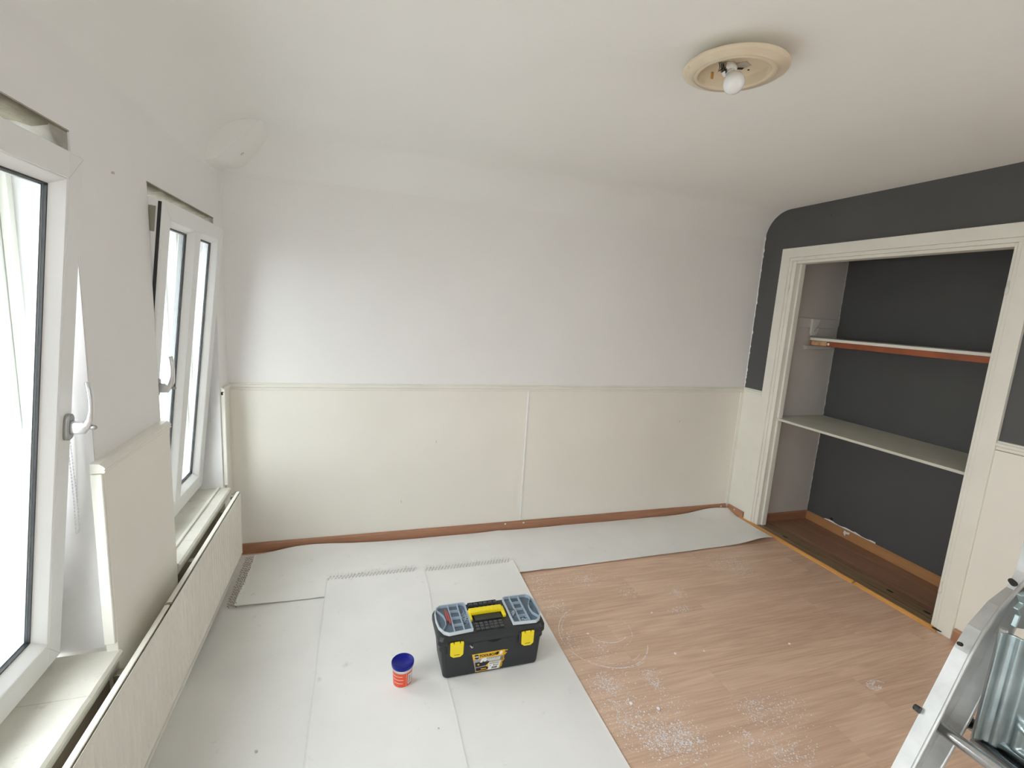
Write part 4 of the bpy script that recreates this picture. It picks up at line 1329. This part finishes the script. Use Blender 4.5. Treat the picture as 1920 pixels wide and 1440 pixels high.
text('TOOLBOX', .0175, LP(-.11, .845, .0016), (1, 0, 0), fu, 'lblack', 'label_text', lb, bold=.0004, sx=.9)
text('WMC', .0095, LP(-.76, .84, .002), (1, 0, 0), fu, 'lwhite', 'emblem_text', lb, bold=.0003)

# ---------------------------------------------------------------- small tub
TXc, TYc, TZc = 0.188, 1.811, 0.0108
tub = thing('filler_tub', 'small white and red plastic tub with a blue screw lid', 'tub', (TXc, TYc, TZc))
TM = Matrix.Translation((TXc, TYc, TZc))
b = MB(); b.lathe([(0, 0), (.036, 0), (.0375, .002), (.0415, .078), (.0435, .079), (.0435, .086), (.0420, .087), (0, .087)], 40, TM); b.build('body', 'tub', tub)
b = MB(); b.lathe([(0.0445, .084), (.0455, .0855), (.0465, .096), (.0465, .0995), (.0450, .1010), (.0425, .1010), (.0415, .0988), (.0, .0985)], 40, TM); b.lathe([(.0445, .084), (.0435, .084), (.0435, .098)], 40, TM)
b.build('lid', 'blue', tub)
b = MB()
def lab(b, a0, a1, z0, z1, off):
    n = 24
    r = lambda z: .0375 + (.0415 - .0375) * (z - .002) / .076 + off
    pts0 = [(r(z0) * math.cos(a0 + (a1 - a0) * i / n), r(z0) * math.sin(a0 + (a1 - a0) * i / n), z0) for i in range(n + 1)]
    pts1 = [(r(z1) * math.cos(a0 + (a1 - a0) * i / n), r(z1) * math.sin(a0 + (a1 - a0) * i / n), z1) for i in range(n + 1)]
    for i in range(n):
        b.quad(*[Vector(p) + Vector((TXc, TYc, TZc)) for p in (pts0[i], pts0[i + 1], pts1[i + 1], pts1[i])])
A = lambda d: math.radians(d)
lab(b, A(-185), A(25), .006, .070, .0003); rl = b.build('wrap_label', 'red', tub)
b = MB(); lab(b, A(-62), A(-30), .016, .062, .0007); lab(b, A(-180), A(-95), .0555, .0575, .0007); lab(b, A(-160), A(-90), .040, .042, .0007); lab(b, A(-150), A(-92), .024, .026, .0007); lab(b, A(-72), A(-70.5), .008, .068, .0007)
lab(b, A(-28), A(-12), .034, .066, .0007)
b.build('white_print', 'lwhite', rl)
b = MB()
for k in range(9): lab(b, A(-58), A(-48 + 3 * (k % 2)), .020 + k * .0042, .022 + k * .0042, .0010)
for k in range(5): lab(b, A(-43), A(-36), .022 + k * .006, .0235 + k * .006, .0010)
b.build('barcode', 'lblack', rl)

# ---------------------------------------------------------------- ceiling lamp
LX, LY = 1.144, 1.392
lamp = thing('ceiling_lamp', 'round yellowed ceiling lamp base with a bare white bulb', 'lamp', (LX, LY, ZC - 0.04))
tiltm = Matrix.Translation((LX, LY, ZC - 0.032)) @ Matrix.Rotation(math.radians(1.5), 4, 'X') @ Matrix.Diagonal((.89, .89, 1, 1))
b = MB()
b.lathe([(.176, -.002), (.180, -.006), (.179, -.010), (.170, -.0155), (.140, -.021), (.141, -.0225), (.138, -.0205), (.134, -.0225), (.126, -.024), (.123, -.022), (.121, -.016), (.118, .010), (.116, .014), (.0, .016)], 64, tiltm)
b.lathe([(.176, -.002), (.150, .004), (.112, .016), (.09, .0285)], 64, tiltm)
b.build('dish', 'lampc', lamp)
b = MB()
b.prism([tiltm @ Vector(p) for p in ((.015, .045, .0155), (.060, .030, .0155), (.066, -.005, .0155), (.030, -.020, .0155), (.010, .000, .0155))], (0, 0, -.0012))
b.build('cable_opening', 'rough', lamp)
b = MB()
b.prism([tiltm @ Vector(p) for p in ((.022, .046, .0140), (.058, .032, .0140), (.055, .020, .0140), (.020, .034, .0140))], (0, 0, -.0012))
b.build('dark_slot', 'dark', lamp)
for (a, r_) in ((0.3, .085), (3.5, .085)):
    b = MB(); b.lathe([(0, .0130), (.004, .0135), (.004, .0158), (0, .0158)], 10, tiltm @ Matrix.Translation((r_ * math.cos(a), r_ * math.sin(a), 0)))
    b.build('fixing_hole', 'dark', lamp)
for (a, ra) in ((-0.25, .148), (2.9, .154)):
    b = MB(); b.box(LX + ra * math.cos(a) - .004, LX + ra * math.cos(a) + .004, LY + ra * math.sin(a) - .003, LY + ra * math.sin(a) + .003, ZC - .049, ZC - .042, .001, 1)
    b.build('rim_clip', 'lampc', lamp)
# socket and bulb lean towards the viewer
SA = Vector((LX - .006, LY + .026, ZC - .020)); SD = Vector((-.10, -.55, -.83)).normalized()
q = Vector((0, 0, -1)).rotation_difference(SD).to_matrix().to_4x4()
sm_ = Matrix.Translation(SA) @ q
b = MB(); b.lathe([(0, .004), (.020, .004), (.023, -.002), (.023, -.022), (.020, -.030), (.0, -.030)], 28, sm_); b.build('socket', 'porc', lamp)
b = MB(); b.lathe([(0, -.028), (.0135, -.028), (.0150, -.038), (.0175, -.048), (.0245, -.060), (.0305, -.072), (.0325, -.084), (.0305, -.096), (.0240, -.1065), (.0130, -.1125), (0, -.114)], 32, sm_)
bb = b.build('light_bulb', 'bulb', lamp)
b = MB(); b.lathe([(.0142, -.034), (.0150, -.0375), (.0156, -.041), (.0150, -.044)], 24, sm_); b.build('bulb_cap', 'porc', lamp)
tb_ = MB()
for k in range(5):
    x = LX - .050 + k * .007
    y = LY + .018
    tb_.tube([(x, y, ZC - .018), (x + .002, y - .006, ZC - .036), (x + .008 * (k % 2) - .006, y - .010, ZC - .052), (x + .01, y - .012, ZC - .040), (x + .018, y - .004, ZC - .026)], .0016, 6)
tb_.build('wire_bundle', 'black', lamp)
tc_ = MB(); tc_.box(LX - .034, LX - .014, LY + .008, LY + .028, ZC - .044, ZC - .020, .002, 1); tc_.build('terminal_block', 'steel', lamp)
tc_ = MB(); tc_.box(LX - .052, LX - .043, LY + .045, LY + .050, ZC - .058, ZC - .036, .001, 1); o = tc_.build('orange_clip', 'brass', lamp)

# ---------------------------------------------------------------- step ladder
YL = 0.47
def bp(u, v, y=YL):
    d = F + RT * ((u - 960) / 891.64) + UP * ((720 - v) / 891.64)
    t = y / d.y
    return Vector((d.x * t, y, H + d.z * t))
lad = thing('step_ladder', 'grey aluminium step ladder with a folded platform, cut by the lower right corner', 'ladder', (1.0, 0.3, 0.0))
YL = 0.36
PO = [(1922, 1005), (1905, 1068), (1887, 1100), (1852, 1127), (1814, 1170), (1788, 1212), (1735, 1315), (1670, 1440)]
PI_ = [(1956, 1012), (1930, 1078), (1904, 1110), (1884, 1150), (1862, 1186), (1840, 1232), (1786, 1330), (1722, 1440)]
PO3 = [bp(u, v, YL) for u, v in PO]
PI3 = [bp(u, v, YL) for u, v in PI_]
def to_floor(a, c):
    d = c - a
    return c + d * (c.z / -d.z)
fo_ = to_floor(PO3[-2], PO3[-1]); fi_ = to_floor(PI3[-2], PI3[-1])
mid_dir = ((PO3[-1] - PO3[-2]).normalized() + (PI3[-1] - PI3[-2]).normalized()).normalized()
def drop(c):
    return c + mid_dir * (c.z / -mid_dir.z)
fo_, fi_ = drop(PO3[-1]), drop(PI3[-1])
PO3.append(fo_ + Vector((0, 0, .004))); PI3.append(fi_ + Vector((0, 0, .004)))
FD = [.014, .015, .010, .014, .017, .018, .019, .019, .019]
def stringer(y_off, sgn, name):
    rings = []
    t = .0022
    for o_, i_, fd in zip(PO3, PI3, FD):
        o = Vector((o_.x, y_off, o_.z)); i = Vector((i_.x, y_off, i_.z))
        w = (i - o).normalized()
        n = Vector((0, -sgn, 0))
        rings.append([o, o + n * fd, o + n * fd + w * t * 1.8, o + n * t + w * t, i + n * t - w * t, i + n * fd - w * t * 1.8, i + n * fd, i])
    b = MB(); b.loft(rings, True, False)
    # smooth along the length with rolled edges
    for e in (1, 6):
        b.tube([r[e] + (r[2] - r[1]) * (.4 if e == 1 else -.4) for r in rings], .0026, 8)
    return b.build(name, 'alu', lad)
stringer(YL, 1, 'side_rail')
stringer(-0.14, -1, 'side_rail')
# rear legs from the hinge down to the floor on the far side
hx, hz = PI3[1].x + .01, PI3[1].z
for y in (YL - .03, -0.11):
    b = MB()
    b.prism([(hx, y, hz + .02), (hx + .035, y, hz + .02), (hx + .50 + .035, y, .004), (hx + .50, y, .004)], (0, -.022, 0), .003, 1)
    b.build('rear_leg', 'alu', lad)
b = MB(); b.tube([(hx + .40, YL - .04, .25), (hx + .40, -0.12, .25)], .009, 12); b.build('rear_brace', 'tube', lad)
# tubes
t1 = (bp(1748, 1353)); t1 = bp(1748, 1353, YL - .004)
b = MB(); b.tube([(t1.x, YL - .001, t1.z), (t1.x, YL - .010, t1.z), (t1.x, -.139, t1.z)], .0080, 16); b.build('cross_tube', 'tube', lad)
t2 = bp(1800, 1343, YL - .004)
b = MB(); b.tube([(t2.x, YL - .012, t2.z), (t2.x, -.13, t2.z)], .0085, 16); b.build('cross_tube', 'tube', lad)
b = MB(); b.tube([(t2.x, YL - .006, t2.z), (t2.x, YL - .014, t2.z)], [.0125, .0105], 16)
b.build('tube_collar', 'gasket', lad)
c3 = bp(1722, 1332, YL)
b = MB(); b.tube([(c3.x + .002, YL - .001, c3.z), (c3.x + .002, YL + .006, c3.z)], [.0045, .0040], 14); b.build('end_cap', 'gasket', lad)
for (u, v, r_) in ((1799, 1207, .0026),):
    p = bp(u, v, YL - .009)
    k = 5
    ax = (PO3[5] - PO3[6]).normalized().cross(Vector((0, 1, 0))).normalized()
    if ax.x > 0: ax = -ax
    b = MB(); b.tube([p - ax * .004, p + ax * .0012], r_, 12); b.build('bolt_hole', 'dark', lad)
p = bp(1897, 1090, YL - .008)
b = MB(); b.tube([p + Vector((.006, 0, -.004)), p + Vector((-.004, -.001, .002))], [.0040, .0034], 12); b.build('hinge_bolt', 'dark', lad)
# lower treads, below the picture
def along(f): 
    a, c = (PO3[7] + PI3[7]) / 2, (PO3[8] + PI3[8]) / 2
    return a + (c - a) * f
for f in (.12, .45, .78):
    p = along(f)
    b = MB(); b.box(p.x - .035, p.x + .035, -.137, YL - .003, p.z - .012, p.z + .012, .004, 2); b.build('tread', 'alu', lad)

# platform: pressed galvanised sheet, folded up
YP = YL - .030
A_ = bp(1832, 1380, YP); B_ = bp(1886, 1178, YP)
e = (B_ - A_); he = e.length; e.normalize()
nrm = e.cross(Vector((0, 1, 0))).normalized()
if nrm.x > 0: nrm = -nrm
WY = YP + .115
def hump(v, c, w, h): 
    d_ = abs(v - c)
    return h * max(0.0, 1 - (d_ / w) ** 2) if d_ < w else 0.0
def sheet_h(s, t):
    """s along the platform from its lower edge (m), t across (m)"""
    h = 0.0
    h += hump(t, .000, .006, .010)
    h -= .010 * min(1, max(0, (t - .008) / .012))
    h += hump(t, .017, .006, .005)
    a, c, d_, f_ = .025, .40, .075, WY - .075
    # raised triangles pressed into the sheet, repeated across it
    tt = (t - .026) % .100
    if t > .026:
        d1 = min(s - .008, tt - .002, (.36 * he - s) - tt * .85)
        d2 = min(tt - .012, s - (.36 * he + .012 - tt * .75), .80 * he - s)
        for q_ in (d1, d2):
            if q_ > 0: h += .006 * min(1, q_ / .004) - .004 * min(1, max(0, (q_ - .006) / .004))
    return h
b = MB()
ns, ntt = 110, 220
gr = []
for i in range(ns + 1):
    s = (he + .055) * i / ns
    rw = []
    for j in range(ntt + 1):
        t = WY * j / ntt
        p = A_ + e * s + Vector((0, -t, 0)) + nrm * sheet_h(s, t)
        rw.append(b.bm.verts.new(p))
    gr.append(rw)
for i in range(ns):
    for j in range(ntt):
        s, t = (he + .055) * i / ns, WY * j / ntt
        if s > he - .004 and t < .022 : continue
        f = b.bm.faces.new([gr[i][j], gr[i + 1][j], gr[i + 1][j + 1], gr[i][j + 1]]); f.smooth = True
pf = b.build('platform', 'galv', lad)
md = pf.modifiers.new('s', 'SOLIDIFY'); md.thickness = .0014
pf['label'] = 'blue grey galvanised steel platform with pressed ribs, folded up'
b = MB(); b.tube([A_ + nrm * .004 - e * .004, B_ + nrm * .004 + e * .0], .0042, 10); b.build('platform_lip', 'alu', lad)
q0 = A_ - e * .010
b = MB(); b.tube([(q0.x, YP + .002, q0.z), (q0.x, -.115, q0.z)], .0100, 16); b.build('platform_tube', 'tube', lad)
pts_ = [bp(u, v, YP - .004) for u, v in ((1893, 1172), (1902, 1150), (1898, 1138), (1909, 1128), (1904, 1112), (1930, 1105), (1945, 1120), (1940, 1180))]
b = MB(); b.prism(pts_, (0, -.006, 0), .001, 1); b.build('hinge_plate', 'galv', lad)

# ---------------------------------------------------------------- outside
b = MB(); b.box(-60, XO - 0.01, -40, 50, -3.3, -3.2)
struct(b.build('street', 'ground'), 'pale street far below the windows').name = 'ground'
h_ = thing('house', 'pale house across the street, seen through the windows', 'building', (-14, 8, -3.2))
b = MB(); b.box(-18, -13, 2, 26, -3.2, 1.2); b.build('wall', 'facade', h_)
b = MB(); b.prism([(-18.2, 1.8, 1.2), (-12.8, 1.8, 1.2), (-15.5, 1.8, 3.4)], (0, 24.4, 0)); b.build('roof', 'slate', h_)
for k in range(8):
    for z in (-2.0, -0.3):
        b = MB(); b.box(-13.03, -12.97, 3 + k * 2.9, 4.1 + k * 2.9, z, z + 1.2, .01, 1); b.build('window', 'winfar', h_)
# dark rubber strip and steel angle at the outer edge of the window reveals
for (y0, y1, zt) in WINS[:2]:
    b = MB(); b.box(XO - 0.022, XO + 0.004, y1 - 0.004, y1 + 0.008, SILL_Z - 0.03, zt + 0.02, 0.001, 1)
    b.build('corner_bead', 'dsilver', wl_)
